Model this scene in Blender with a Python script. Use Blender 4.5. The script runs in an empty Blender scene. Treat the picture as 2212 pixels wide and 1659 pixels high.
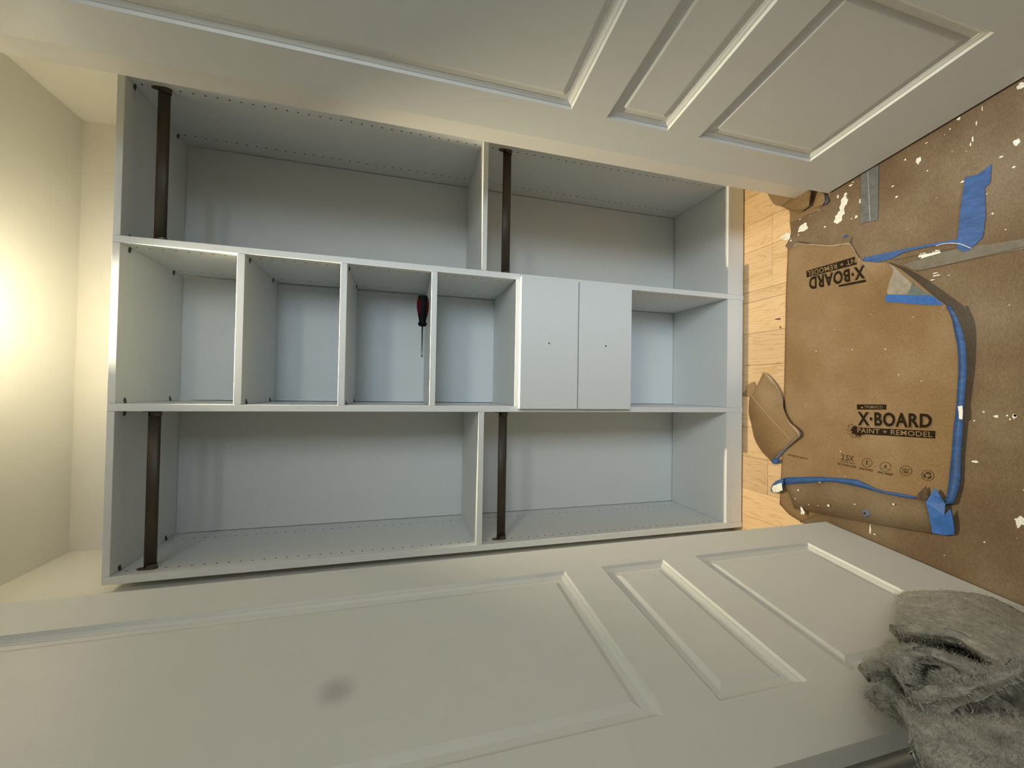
import bpy, bmesh, math, random
from mathutils import Vector, Matrix, noise
from mathutils.bvhtree import BVHTree

random.seed(7)
SC = bpy.context.scene
COL = SC.collection

# ------------------------------------------------------------------ camera (phone held sideways: world up is image left)
cam_d = bpy.data.cameras.new('camera')
cam = bpy.data.objects.new('camera', cam_d)
COL.objects.link(cam)
CAM_POS = Vector((0.55894, -1.39886, 1.40810))
RIGHT = Vector((0.9997365, -0.01098849, 0.02015379))
UP = Vector((-0.01645932, 0.26883127, 0.96304664))
FWD = Vector((0.0160004, 0.9631246, -0.26857957))
X = -UP
Y = RIGHT
Z = -FWD
cam.matrix_world = Matrix(((X.x, Y.x, Z.x, CAM_POS.x), (X.y, Y.y, Z.y, CAM_POS.y), (X.z, Y.z, Z.z, CAM_POS.z), (0, 0, 0, 1)))
cam_d.sensor_width = 36.0
cam_d.lens = 36.0 * 880.07 / 2212.0
cam_d.clip_start = 0.02
SC.camera = cam

# ------------------------------------------------------------------ world, daylight, exposure
world = bpy.data.worlds.new('sky')
SC.world = world
world.use_nodes = True
wb = world.node_tree.nodes['Background']
wb.inputs[0].default_value = (0.62, 0.76, 1.0, 1)
wb.inputs[1].default_value = 1.0

def area_light(name, loc, rot, sx, sy, energy, color):
    d = bpy.data.lights.new(name, 'AREA')
    d.shape = 'RECTANGLE'; d.size = sx; d.size_y = sy; d.energy = energy; d.color = color
    o = bpy.data.objects.new(name, d); COL.objects.link(o)
    o.location = loc; o.rotation_euler = rot
    return o
# bright sky seen through the window behind the photographer: daylight falls in at a downward slope
sky_pos = Vector((2.0, -5.0, 2.8))
sky_dir = Vector((0.85, -0.1, 0.5)) - sky_pos
area_light('window_daylight', sky_pos, sky_dir.to_track_quat('-Z', 'Y').to_euler(), 2.6, 2.2, 165, (0.64, 0.82, 1.0))

vs = SC.view_settings
vs.view_transform = 'Standard'
vs.look = 'None'
vs.exposure = 0.63
vs.gamma = 1.0
vs.use_curve_mapping = False

# ------------------------------------------------------------------ materials
def mat(name, color, rough=0.5, metallic=0.0, noise_scale=None, noise_amt=0.06, bump=0.0, bump_scale=200.0, spec=0.5, stretch=None):
    m = bpy.data.materials.new(name); m.use_nodes = True
    nt = m.node_tree; N = nt.nodes; L = nt.links
    b = N['Principled BSDF']
    b.inputs['Base Color'].default_value = (*color, 1)
    b.inputs['Roughness'].default_value = rough
    b.inputs['Metallic'].default_value = metallic
    if 'Specular IOR Level' in b.inputs: b.inputs['Specular IOR Level'].default_value = spec
    if noise_scale or bump:
        tc = N.new('ShaderNodeTexCoord')
        src = tc.outputs['Object']
        if stretch:
            mp = N.new('ShaderNodeMapping'); mp.inputs['Scale'].default_value = stretch
            L.new(src, mp.inputs['Vector']); src = mp.outputs['Vector']
    if noise_scale:
        n = N.new('ShaderNodeTexNoise'); n.inputs['Scale'].default_value = noise_scale; n.inputs['Detail'].default_value = 6
        L.new(src, n.inputs['Vector'])
        r = N.new('ShaderNodeValToRGB')
        r.color_ramp.elements[0].position = 0.3; r.color_ramp.elements[1].position = 0.7
        r.color_ramp.elements[0].color = (*[c * (1 - noise_amt) for c in color], 1)
        r.color_ramp.elements[1].color = (*[min(1, c * (1 + noise_amt)) for c in color], 1)
        L.new(n.outputs['Fac'], r.inputs['Fac']); L.new(r.outputs['Color'], b.inputs['Base Color'])
    if bump:
        n2 = N.new('ShaderNodeTexNoise'); n2.inputs['Scale'].default_value = bump_scale; n2.inputs['Detail'].default_value = 4
        L.new(src, n2.inputs['Vector'])
        bp = N.new('ShaderNodeBump'); bp.inputs['Strength'].default_value = bump; bp.inputs['Distance'].default_value = 0.002
        L.new(n2.outputs['Fac'], bp.inputs['Height']); L.new(bp.outputs['Normal'], b.inputs['Normal'])
    return m

M = {}
M['melamine'] = mat('white_melamine', (0.715, 0.735, 0.72), 0.45, noise_scale=60, noise_amt=0.01, bump=0.05, bump_scale=900)
M['back'] = mat('white_backboard', (0.695, 0.72, 0.705), 0.55, noise_scale=40, noise_amt=0.01)
M['hole'] = mat('dark_hole', (0.015, 0.014, 0.012), 0.9)
M['steel'] = mat('dark_zinc', (0.10, 0.10, 0.095), 0.4, 0.7)
M['bronze'] = mat('bronze_rod', (0.048, 0.037, 0.024), 0.48, 0.25, noise_scale=90, noise_amt=0.12)
M['bronze_cup'] = mat('bronze_flange', (0.085, 0.066, 0.048), 0.42, 0.3)
M['door'] = mat('door_paint', (0.68, 0.68, 0.64), 0.42, noise_scale=25, noise_amt=0.012, bump=0.06, bump_scale=320)
M['trim'] = mat('trim_paint', (0.74, 0.715, 0.66), 0.40, bump=0.05, bump_scale=300)
M['wall'] = mat('wall_paint', (0.84, 0.81, 0.73), 0.75, noise_scale=12, noise_amt=0.015, bump=0.12, bump_scale=260)
M['ceiling'] = mat('ceiling_paint', (0.86, 0.84, 0.77), 0.8, bump=0.1, bump_scale=220)
M['room_wall'] = mat('room_wall_paint', (0.86, 0.85, 0.81), 0.8, bump=0.1, bump_scale=220)
M['blue'] = mat('blue_tape', (0.024, 0.080, 0.24), 0.55, noise_scale=110, noise_amt=0.28, bump=0.5, bump_scale=420, stretch=(1, 0.35, 1))
M['blue_bright'] = mat('blue_tape_fresh', (0.024, 0.115, 0.40), 0.5, noise_scale=90, noise_amt=0.18, bump=0.4, bump_scale=420)
M['blue_pale'] = mat('blue_tape_worn', (0.10, 0.12, 0.19), 0.6, noise_scale=120, noise_amt=0.3, bump=0.4, bump_scale=380)
M['grey_tape'] = mat('grey_tape', (0.118, 0.118, 0.112), 0.45, noise_scale=60, noise_amt=0.2, bump=0.3, bump_scale=260)
M['grey_patch'] = mat('grey_paper_patch', (0.27, 0.235, 0.185), 0.75, noise_scale=70, noise_amt=0.18, bump=0.3, bump_scale=500)
M['seam_tape'] = mat('dull_seam_tape', (0.128, 0.108, 0.080), 0.55, noise_scale=60, noise_amt=0.15, bump=0.2, bump_scale=300)
M['torn'] = mat('torn_paper_edge', (0.34, 0.25, 0.165), 0.9, noise_scale=150, noise_amt=0.2)
M['grey_light'] = mat('light_grey_crease', (0.24, 0.245, 0.24), 0.5, noise_scale=200, noise_amt=0.25)
M['teal'] = mat('teal_tape', (0.11, 0.14, 0.135), 0.6, noise_scale=90, noise_amt=0.18)
M['white_paint'] = mat('white_paint_spot', (0.76, 0.74, 0.66), 0.55, noise_scale=300, noise_amt=0.2)
M['ink'] = mat('black_ink', (0.022, 0.015, 0.008), 0.9, noise_scale=500, noise_amt=0.5, spec=0.05)
M['ink_brown'] = mat('brown_ink', (0.065, 0.040, 0.017), 0.85, noise_scale=400, noise_amt=0.3, spec=0.1)
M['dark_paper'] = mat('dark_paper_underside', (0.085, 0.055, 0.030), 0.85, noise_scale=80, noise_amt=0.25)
M['red'] = mat('red_handle', (0.09, 0.002, 0.003), 0.5, spec=0.2)
M['black_rubber'] = mat('black_grip', (0.003, 0.003, 0.003), 0.65, spec=0.15)
M['chrome'] = mat('steel_shaft', (0.25, 0.25, 0.24), 0.35, 0.9)
M['cap'] = mat('grey_cap', (0.10, 0.10, 0.10), 0.35)
M['white_plastic'] = mat('white_plastic', (0.80, 0.83, 0.86), 0.4)
M['purple'] = mat('purple_label', (0.05, 0.035, 0.20), 0.4)
M['glass'] = mat('window_glass', (0.8, 0.9, 1.0), 0.05)
M['pencil'] = mat('grey_smudge', (0.3, 0.3, 0.28), 0.7)

def paper_mat(name, c0, c1, c2, speck=0.5):
    m = bpy.data.materials.new(name); m.use_nodes = True
    nt = m.node_tree; N = nt.nodes; L = nt.links; b = N['Principled BSDF']
    tc = N.new('ShaderNodeTexCoord')
    big = N.new('ShaderNodeTexNoise'); big.inputs['Scale'].default_value = 5.0; big.inputs['Detail'].default_value = 5
    L.new(tc.outputs['Object'], big.inputs['Vector'])
    r = N.new('ShaderNodeValToRGB'); e = r.color_ramp.elements
    e[0].position = 0.34; e[0].color = (*c0, 1); e[1].position = 0.68; e[1].color = (*c2, 1)
    k = r.color_ramp.elements.new(0.52); k.color = (*c1, 1)
    L.new(big.outputs['Fac'], r.inputs['Fac'])
    fib = N.new('ShaderNodeTexNoise'); fib.inputs['Scale'].default_value = 420; fib.inputs['Detail'].default_value = 3
    mp = N.new('ShaderNodeMapping'); mp.inputs['Scale'].default_value = (0.35, 1.0, 1.0); mp.inputs['Rotation'].default_value = (0, 0, 0.5)
    L.new(tc.outputs['Object'], mp.inputs['Vector']); L.new(mp.outputs['Vector'], fib.inputs['Vector'])
    r2 = N.new('ShaderNodeValToRGB'); f = r2.color_ramp.elements
    f[0].position = 0.30; f[0].color = (0.74, 0.74, 0.74, 1); f[1].position = 0.72; f[1].color = (1.28, 1.28, 1.28, 1)
    L.new(fib.outputs['Fac'], r2.inputs['Fac'])
    mx = N.new('ShaderNodeMix'); mx.data_type = 'RGBA'; mx.blend_type = 'MULTIPLY'; mx.inputs[0].default_value = speck
    L.new(r.outputs['Color'], mx.inputs[6]); L.new(r2.outputs['Color'], mx.inputs[7])
    L.new(mx.outputs[2], b.inputs['Base Color'])
    b.inputs['Roughness'].default_value = 0.82
    b.inputs['Specular IOR Level'].default_value = 0.25
    bp = N.new('ShaderNodeBump'); bp.inputs['Strength'].default_value = 0.15; bp.inputs['Distance'].default_value = 0.001
    L.new(fib.outputs['Fac'], bp.inputs['Height']); L.new(bp.outputs['Normal'], b.inputs['Normal'])
    return m
M['paper_new'] = paper_mat('brown_board', (0.205, 0.125, 0.056), (0.235, 0.150, 0.074), (0.265, 0.178, 0.098))
M['paper_old'] = paper_mat('worn_brown_board', (0.135, 0.088, 0.048), (0.166, 0.114, 0.066), (0.200, 0.146, 0.093), 0.6)

def wood_mat():
    m = bpy.data.materials.new('maple_plank'); m.use_nodes = True
    nt = m.node_tree; N = nt.nodes; L = nt.links; b = N['Principled BSDF']
    tc = N.new('ShaderNodeTexCoord'); oi = N.new('ShaderNodeObjectInfo')
    mp = N.new('ShaderNodeMapping'); mp.inputs['Scale'].default_value = (1.0, 0.10, 1.0)
    add = N.new('ShaderNodeVectorMath'); add.operation = 'ADD'
    cmb = N.new('ShaderNodeCombineXYZ')
    ml = N.new('ShaderNodeMath'); ml.operation = 'MULTIPLY'; ml.inputs[1].default_value = 7.0
    L.new(oi.outputs['Random'], ml.inputs[0]); L.new(ml.outputs[0], cmb.inputs[0]); L.new(ml.outputs[0], cmb.inputs[1])
    L.new(tc.outputs['Object'], add.inputs[0]); L.new(cmb.outputs[0], add.inputs[1])
    L.new(add.outputs[0], mp.inputs['Vector'])
    n1 = N.new('ShaderNodeTexNoise'); n1.inputs['Scale'].default_value = 26; n1.inputs['Detail'].default_value = 5; n1.inputs['Distortion'].default_value = 1.2
    L.new(mp.outputs['Vector'], n1.inputs['Vector'])
    sn = N.new('ShaderNodeMath'); sn.operation = 'MULTIPLY'; sn.inputs[1].default_value = 46
    L.new(n1.outputs['Fac'], sn.inputs[0])
    s2 = N.new('ShaderNodeMath'); s2.operation = 'SINE'; L.new(sn.outputs[0], s2.inputs[0])
    rr = N.new('ShaderNodeValToRGB'); e = rr.color_ramp.elements
    e[0].position = 0.0; e[0].color = (0.66, 0.45, 0.25, 1); e[1].position = 0.86; e[1].color = (0.64, 0.43, 0.23, 1)
    x = e.new(0.98); x.color = (0.55, 0.35, 0.17, 1)
    mr = N.new('ShaderNodeMapRange'); mr.inputs[1].default_value = -1; mr.inputs[2].default_value = 1
    L.new(s2.outputs[0], mr.inputs[0]); L.new(mr.outputs[0], rr.inputs['Fac'])
    hs = N.new('ShaderNodeHueSaturation')
    v = N.new('ShaderNodeMapRange'); v.inputs[3].default_value = 0.86; v.inputs[4].default_value = 1.12
    L.new(oi.outputs['Random'], v.inputs[0]); L.new(v.outputs[0], hs.inputs['Value']); L.new(rr.outputs['Color'], hs.inputs['Color'])
    L.new(hs.outputs['Color'], b.inputs['Base Color'])
    b.inputs['Roughness'].default_value = 0.42
    return m
M['wood'] = wood_mat()

def blanket_mat():
    m = bpy.data.materials.new('grey_fleece'); m.use_nodes = True
    nt = m.node_tree; N = nt.nodes; L = nt.links; b = N['Principled BSDF']
    tc = N.new('ShaderNodeTexCoord')
    n1 = N.new('ShaderNodeTexNoise'); n1.inputs['Scale'].default_value = 55; n1.inputs['Detail'].default_value = 8; n1.inputs['Roughness'].default_value = 0.75
    L.new(tc.outputs['Object'], n1.inputs['Vector'])
    r = N.new('ShaderNodeValToRGB'); e = r.color_ramp.elements
    e[0].position = 0.30; e[0].color = (0.27, 0.25, 0.205, 1); e[1].position = 0.66; e[1].color = (0.72, 0.69, 0.60, 1)
    L.new(n1.outputs['Fac'], r.inputs['Fac']); L.new(r.outputs['Color'], b.inputs['Base Color'])
    b.inputs['Roughness'].default_value = 0.95
    b.inputs['Specular IOR Level'].default_value = 0.1
    bp = N.new('ShaderNodeBump'); bp.inputs['Strength'].default_value = 0.9; bp.inputs['Distance'].default_value = 0.006
    L.new(n1.outputs['Fac'], bp.inputs['Height']); L.new(bp.outputs['Normal'], b.inputs['Normal'])
    return m
M['fleece'] = blanket_mat()

# ------------------------------------------------------------------ mesh helpers
def link(name, me, m, parent=None):
    o = bpy.data.objects.new(name, me); COL.objects.link(o)
    if m is not None and not me.materials: me.materials.append(m)
    if parent is not None: o.parent = parent
    return o
def from_bm(name, bm, m, parent=None, smooth=False):
    bmesh.ops.recalc_face_normals(bm, faces=bm.faces)
    if smooth:
        for f in bm.faces: f.smooth = True
    me = bpy.data.meshes.new(name); bm.to_mesh(me); bm.free()
    return link(name, me, m, parent)
def raw(name, verts, faces, m, parent=None, smooth=False):
    bm = bmesh.new()
    vs_ = [bm.verts.new(v) for v in verts]
    for f in faces:
        try: bm.faces.new([vs_[i] for i in f])
        except ValueError: pass
    return from_bm(name, bm, m, parent, smooth)
def add_box(bm, x0, x1, y0, y1, z0, z1):
    v = [bm.verts.new((x, y, z)) for x in (x0, x1) for y in (y0, y1) for z in (z0, z1)]
    for f in ((0, 1, 3, 2), (4, 6, 7, 5), (0, 4, 5, 1), (2, 3, 7, 6), (0, 2, 6, 4), (1, 5, 7, 3)):
        bm.faces.new([v[i] for i in f])
def box(name, x0, x1, y0, y1, z0, z1, m, parent=None, bevel=0.0):
    bm = bmesh.new(); add_box(bm, x0, x1, y0, y1, z0, z1)
    if bevel:
        bmesh.ops.bevel(bm, geom=list(bm.edges), offset=bevel, segments=1, affect='EDGES', profile=0.5)
    return from_bm(name, bm, m, parent)
def tag(o, label=None, cat=None, group=None, kind=None):
    if label: o['label'] = label
    if cat: o['category'] = cat
    if group: o['group'] = group
    if kind: o['kind'] = kind
    return o
def empty(name, loc=(0, 0, 0)):
    o = bpy.data.objects.new(name, None); COL.objects.link(o); o.location = loc
    o.empty_display_size = 0.05
    return o
def lathe(bm, prof, seg=24, axis='x', origin=(0, 0, 0)):
    rings = []
    for t, r in prof:
        ring = []
        for k in range(seg):
            a = 2 * math.pi * k / seg
            c, s = r * math.cos(a), r * math.sin(a)
            p = {'x': (t, c, s), 'z': (c, s, t), 'y': (c, t, s)}[axis]
            ring.append(bm.verts.new((p[0] + origin[0], p[1] + origin[1], p[2] + origin[2])))
        rings.append(ring)
    for a, b in zip(rings, rings[1:]):
        for k in range(seg):
            bm.faces.new((a[k], a[(k + 1) % seg], b[(k + 1) % seg], b[k]))
    bm.faces.new(rings[0][::-1]); bm.faces.new(rings[-1])
def slab(name, pts, thick, m, parent=None):
    """closed thin sheet from an outline (world points, z per point), thickness downwards"""
    bm = bmesh.new()
    top = [bm.verts.new(p) for p in pts]
    f = bm.faces.new(top)
    f.normal_update()
    if f.normal.z < 0: f.normal_flip()
    r = bmesh.ops.extrude_face_region(bm, geom=[f])
    for v in r['geom']:
        if isinstance(v, bmesh.types.BMVert): v.co.z += thick
    for v in top: pass
    bmesh.ops.triangulate(bm, faces=[f for f in bm.faces if len(f.verts) > 4])
    return from_bm(name, bm, m, parent)
def loft(name, rows, m, parent=None, thick=0.001, smooth=True):
    """thick sheet through rows of points"""
    n = len(rows[0]); verts = [tuple(p) for r in rows for p in r]
    off = len(verts)
    verts += [(p[0], p[1], p[2] - thick) for r in rows for p in r]
    faces = []
    R = len(rows)
    for j in range(R - 1):
        for i in range(n - 1):
            a = j * n + i
            faces.append((a, a + 1, a + n + 1, a + n)); faces.append((off + a, off + a + n, off + a + n + 1, off + a + 1))
    for j in range(R - 1):
        for i in (0, n - 1):
            a = j * n + i
            faces.append((a, a + n, off + a + n, off + a))
    for i in range(n - 1):
        for j in (0, R - 1):
            a = j * n + i
            faces.append((a, off + a, off + a + 1, a + 1))
    return raw(name, verts, faces, m, parent, smooth)
def catmull(P, n):
    """resample a polyline of Vectors to n points on a smooth curve"""
    P = [Vector(p) for p in P]; k = len(P) - 1; out = []
    for i in range(n):
        t = i / (n - 1) * k; j = min(int(t), k - 1); u = t - j
        p0 = P[max(j - 1, 0)]; p1 = P[j]; p2 = P[j + 1]; p3 = P[min(j + 2, k)]
        out.append(0.5 * ((2 * p1) + (p2 - p0) * u + (2 * p0 - 5 * p1 + 4 * p2 - p3) * u * u + (3 * p1 - p0 - 3 * p2 + p3) * u ** 3))
    return out
def resample(P, n):
    P = [Vector(p) for p in P]; d = [0.0]
    for a, b in zip(P, P[1:]): d.append(d[-1] + (b - a).length)
    out = []
    j = 0
    for i in range(n):
        t = d[-1] * i / (n - 1)
        while j < len(P) - 2 and d[j + 1] < t: j += 1
        u = (t - d[j]) / max(d[j + 1] - d[j], 1e-9)
        out.append(P[j].lerp(P[j + 1], min(max(u, 0), 1)))
    return out

DATA = {
    'A_top': [[1.1114,-0.2038,0.003],[1.1191,-0.2426,0.003],[1.0976,-0.2951,0.003],[1.0706,-0.3597,0.003],[1.063,-0.4002,0.003],[1.0576,-0.4246,0.003],[1.0235,-0.4407,0.004],[0.9972,-0.4483,0.005],[0.9819,-0.4691,0.006],[0.9674,-0.5063,0.01],[0.9582,-0.5356,0.014]],
    'A_right': [[0.9591,-0.5338,0.011],[0.9291,-0.5718,0.022],[0.8848,-0.6137,0.036],[0.8319,-0.6573,0.045],[0.7921,-0.6909,0.044],[0.7667,-0.7006,0.04],[0.7213,-0.706,0.033],[0.6871,-0.7078,0.026],[0.6317,-0.707,0.021],[0.5382,-0.6995,0.015],[0.4805,-0.6934,0.012],[0.4081,-0.6887,0.01],[0.335,-0.6835,0.007],[0.2778,-0.6726,0.004]],
    'A_left': [[1.1118,-0.203,0.002],[0.9572,-0.1963,0.002],[0.6785,-0.1923,0.002],[0.477,-0.1878,0.002],[0.2429,-0.1797,0.002],[0.1435,-0.1745,0.002]],
    'A_bottom': [[0.1435,-0.1745,0.002],[0.1151,-0.2147,0.002],[0.1031,-0.2581,0.002],[0.1685,-0.3579,0.002],[0.2221,-0.5094,0.003],[0.2778,-0.6726,0.004]],
    'D_edge': [[1.2516,-0.21,0.001],[1.2098,-0.2091,0.001],[1.1693,-0.2144,0.001],[1.1444,-0.2057,0.001],[1.1249,-0.1906,0.001],[1.1122,-0.2021,0.001],[1.0,-0.25,0.001],[0.3,-0.25,0.001],[0.141,-0.2338,0.001],[0.1156,-0.2448,0.001],[0.0998,-0.2567,0.001]],
    'G_under': [[1.3729,-0.1085,0.0018],[1.3587,-0.115,0.0018],[1.3278,-0.1299,0.0018],[1.3102,-0.1403,0.0018],[1.2976,-0.1526,0.0018],[1.2896,-0.1667,0.0018],[1.2731,-0.1884,0.0018],[1.2542,-0.2076,0.0018],[1.2403,-0.2115,0.0018],[1.2077,-0.2098,0.0018],[1.2046,-0.2394,0.0018],[1.2087,-0.2713,0.0018],[1.2093,-0.3136,0.0018],[1.2227,-0.3536,0.0018],[1.2649,-0.3688,0.0018],[1.3171,-0.3048,0.0018]],
    'G_a': [[1.2868,-0.1766,0.004],[1.2899,-0.1889,0.004],[1.2929,-0.2012,0.004],[1.2957,-0.2136,0.004],[1.2985,-0.226,0.004],[1.301,-0.2385,0.004],[1.3031,-0.251,0.004],[1.3053,-0.2635,0.004],[1.3074,-0.276,0.004]],
    'G_b': [[1.2662,-0.201,0.012],[1.2656,-0.2136,0.0158],[1.2649,-0.2262,0.0197],[1.2655,-0.2389,0.0223],[1.268,-0.2518,0.0231],[1.2705,-0.2646,0.0238],[1.2753,-0.2768,0.0235],[1.2808,-0.2887,0.0227],[1.2863,-0.3007,0.022]],
    'G_c': [[1.2446,-0.2276,0.01],[1.243,-0.2395,0.0141],[1.2414,-0.2514,0.0182],[1.2397,-0.2633,0.0223],[1.2414,-0.2752,0.025],[1.2454,-0.2871,0.0268],[1.2511,-0.2978,0.0283],[1.2609,-0.3058,0.0291],[1.2707,-0.3138,0.03]],
    'G_d': [[1.2541,-0.2114,0.004],[1.2461,-0.2251,0.0066],[1.2381,-0.2389,0.0093],[1.2301,-0.2527,0.0119],[1.2243,-0.2669,0.0146],[1.2264,-0.2827,0.0174],[1.2292,-0.2979,0.0201],[1.2445,-0.3027,0.022],[1.2598,-0.3074,0.024]],
    'G2': [[1.2633,-0.3302,0.018],[1.2504,-0.3508,0.018],[1.223,-0.3541,0.018],[1.2131,-0.3445,0.018],[1.2187,-0.3182,0.018],[1.2361,-0.3248,0.018]],
    'G2_tape': [[1.2534,-0.3462,0.012],[1.2439,-0.3527,0.012],[1.2219,-0.3585,0.012],[1.2153,-0.3539,0.012],[1.2149,-0.34,0.012],[1.2259,-0.3496,0.012]],
    'B_l': [[0.5827,-0.074,0.003],[0.5703,-0.053,0.003],[0.5566,-0.0341,0.003],[0.5323,-0.0317,0.003],[0.508,-0.03,0.003],[0.4836,-0.0303,0.003],[0.46,-0.0356,0.003],[0.4369,-0.0434,0.003],[0.4133,-0.0496,0.003],[0.3897,-0.0558,0.003],[0.368,-0.0659,0.003],[0.3482,-0.0803,0.003],[0.3303,-0.0965,0.003],[0.3156,-0.1159,0.003],[0.3009,-0.1354,0.003]],
    'B_m': [[0.6179,-0.0917,0.011],[0.5965,-0.0937,0.011],[0.5752,-0.0958,0.011],[0.5539,-0.0979,0.011],[0.5344,-0.1067,0.011],[0.5151,-0.1159,0.011],[0.497,-0.127,0.011],[0.4807,-0.1409,0.011],[0.4643,-0.1548,0.011],[0.4493,-0.1701,0.011],[0.4341,-0.1852,0.011],[0.4185,-0.1998,0.011],[0.4004,-0.208,0.011],[0.379,-0.207,0.011],[0.3576,-0.2061,0.011]],
    'B_r': [[0.648,-0.0996,0.004],[0.6424,-0.1208,0.0054],[0.6285,-0.1381,0.0077],[0.6123,-0.1534,0.0096],[0.5954,-0.1679,0.0113],[0.5769,-0.1804,0.0127],[0.5564,-0.1889,0.0135],[0.5351,-0.1953,0.0142],[0.5129,-0.1981,0.015],[0.4918,-0.2053,0.0156],[0.4724,-0.2158,0.0165],[0.4556,-0.2304,0.0177],[0.4445,-0.2493,0.0194],[0.4308,-0.2666,0.02],[0.4115,-0.2683,0.018]],
    'B_tab': [[0.601,-0.0297,0.0035],[0.6123,-0.0576,0.0035],[0.593,-0.0639,0.0035],[0.5827,-0.0745,0.0035],[0.5524,-0.0911,0.0035],[0.5517,-0.0489,0.0035],[0.5514,-0.0317,0.0035],[0.5548,-0.0013,0.0035],[0.5667,-0.0005,0.0035],[0.5748,-0.014,0.0035]],
    'B_tape_a': [[0.4255,-0.2735,0.021],[0.4132,-0.2555,0.0182],[0.3986,-0.2392,0.0174],[0.3827,-0.2241,0.0163],[0.3659,-0.2101,0.0151],[0.3505,-0.1945,0.0135],[0.3349,-0.1791,0.0125],[0.3192,-0.1638,0.0116],[0.3033,-0.1486,0.01]],
    'B_tape_b': [[0.4132,-0.2641,0.01],[0.4007,-0.2496,0.0084],[0.3879,-0.2352,0.0074],[0.3742,-0.2218,0.0067],[0.3595,-0.2093,0.0062],[0.3453,-0.1965,0.006],[0.331,-0.1836,0.0064],[0.3163,-0.1716,0.0086],[0.3026,-0.1581,0.01]],
    'B_curl': [[0.303,-0.1468,0.008],[0.316,-0.1657,0.014],[0.3186,-0.1741,0.016],[0.3164,-0.1821,0.016],[0.3098,-0.1857,0.014],[0.3015,-0.1796,0.01],[0.2927,-0.1574,0.006],[0.2961,-0.1492,0.006]],
    'B_crease_a': [[0.5613,-0.0392,0.009],[0.5529,-0.0486,0.009],[0.5444,-0.058,0.009],[0.536,-0.0673,0.009],[0.5276,-0.0767,0.009],[0.5191,-0.0861,0.009],[0.5107,-0.0955,0.009],[0.5022,-0.1048,0.009],[0.4937,-0.1141,0.009],[0.4852,-0.1234,0.009],[0.4767,-0.1327,0.009],[0.4681,-0.1421,0.009],[0.46,-0.1517,0.009],[0.4518,-0.1613,0.009],[0.4436,-0.1709,0.009],[0.4355,-0.1805,0.009],[0.4273,-0.1901,0.009],[0.4191,-0.1997,0.009],[0.4108,-0.2092,0.009],[0.4024,-0.2187,0.009],[0.3941,-0.2282,0.009]],
    'B_crease_b': [[0.5587,-0.0373,0.009],[0.5502,-0.0466,0.009],[0.5417,-0.0559,0.009],[0.5332,-0.0652,0.009],[0.5247,-0.0744,0.009],[0.5163,-0.0837,0.009],[0.5078,-0.093,0.009],[0.4992,-0.1022,0.009],[0.4907,-0.1115,0.009],[0.4822,-0.1207,0.009],[0.4737,-0.1299,0.009],[0.4651,-0.1392,0.009],[0.457,-0.1488,0.009],[0.4489,-0.1584,0.009],[0.4408,-0.1679,0.009],[0.4326,-0.1775,0.009],[0.4245,-0.1871,0.009],[0.4164,-0.1967,0.009],[0.4083,-0.2064,0.009],[0.4003,-0.216,0.009],[0.3922,-0.2257,0.009]],
    'C_t': [[0.2255,-0.2022,0.008],[0.2333,-0.2282,0.008],[0.2411,-0.2542,0.008],[0.2489,-0.2802,0.008],[0.2563,-0.3063,0.008],[0.2635,-0.3325,0.008],[0.2706,-0.3587,0.008],[0.2754,-0.3852,0.008],[0.2756,-0.4123,0.008],[0.2759,-0.4395,0.008],[0.2751,-0.4666,0.008],[0.2734,-0.4937,0.008],[0.272,-0.5208,0.008],[0.2721,-0.5479,0.008],[0.2729,-0.575,0.008],[0.2757,-0.602,0.008],[0.275,-0.6291,0.008]],
    'C_m': [[0.1882,-0.2296,0.018],[0.1945,-0.2547,0.018],[0.2009,-0.2798,0.018],[0.2073,-0.305,0.018],[0.2133,-0.3302,0.018],[0.2186,-0.3556,0.018],[0.224,-0.3809,0.018],[0.227,-0.4066,0.018],[0.2283,-0.4325,0.018],[0.2296,-0.4584,0.018],[0.2293,-0.4843,0.018],[0.2281,-0.5102,0.018],[0.228,-0.5361,0.018],[0.2294,-0.562,0.018],[0.2312,-0.5879,0.018],[0.2334,-0.6137,0.018],[0.2348,-0.6396,0.018]],
    'C_b': [[0.1465,-0.2446,0.014],[0.1494,-0.2696,0.014],[0.1521,-0.2946,0.014],[0.1546,-0.3196,0.014],[0.1572,-0.3447,0.014],[0.1597,-0.3697,0.014],[0.1624,-0.3947,0.014],[0.1651,-0.4197,0.014],[0.1679,-0.4447,0.014],[0.1706,-0.4697,0.014],[0.1735,-0.4947,0.014],[0.1764,-0.5197,0.014],[0.1793,-0.5447,0.014],[0.1822,-0.5697,0.014],[0.1856,-0.5946,0.014],[0.1892,-0.6195,0.014],[0.1933,-0.6444,0.014]],
    'C_tape_a': [[0.2426,-0.185,0.009],[0.2528,-0.2095,0.009],[0.2588,-0.2354,0.009],[0.2646,-0.2614,0.009],[0.2705,-0.2874,0.009],[0.2763,-0.3133,0.009],[0.2818,-0.3393,0.009],[0.2854,-0.3657,0.009],[0.289,-0.392,0.009],[0.2926,-0.4184,0.009],[0.296,-0.4448,0.009],[0.29,-0.4706,0.009],[0.2817,-0.4959,0.009],[0.278,-0.5221,0.009],[0.2801,-0.5487,0.009],[0.2815,-0.5752,0.009],[0.2807,-0.6018,0.009]],
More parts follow.
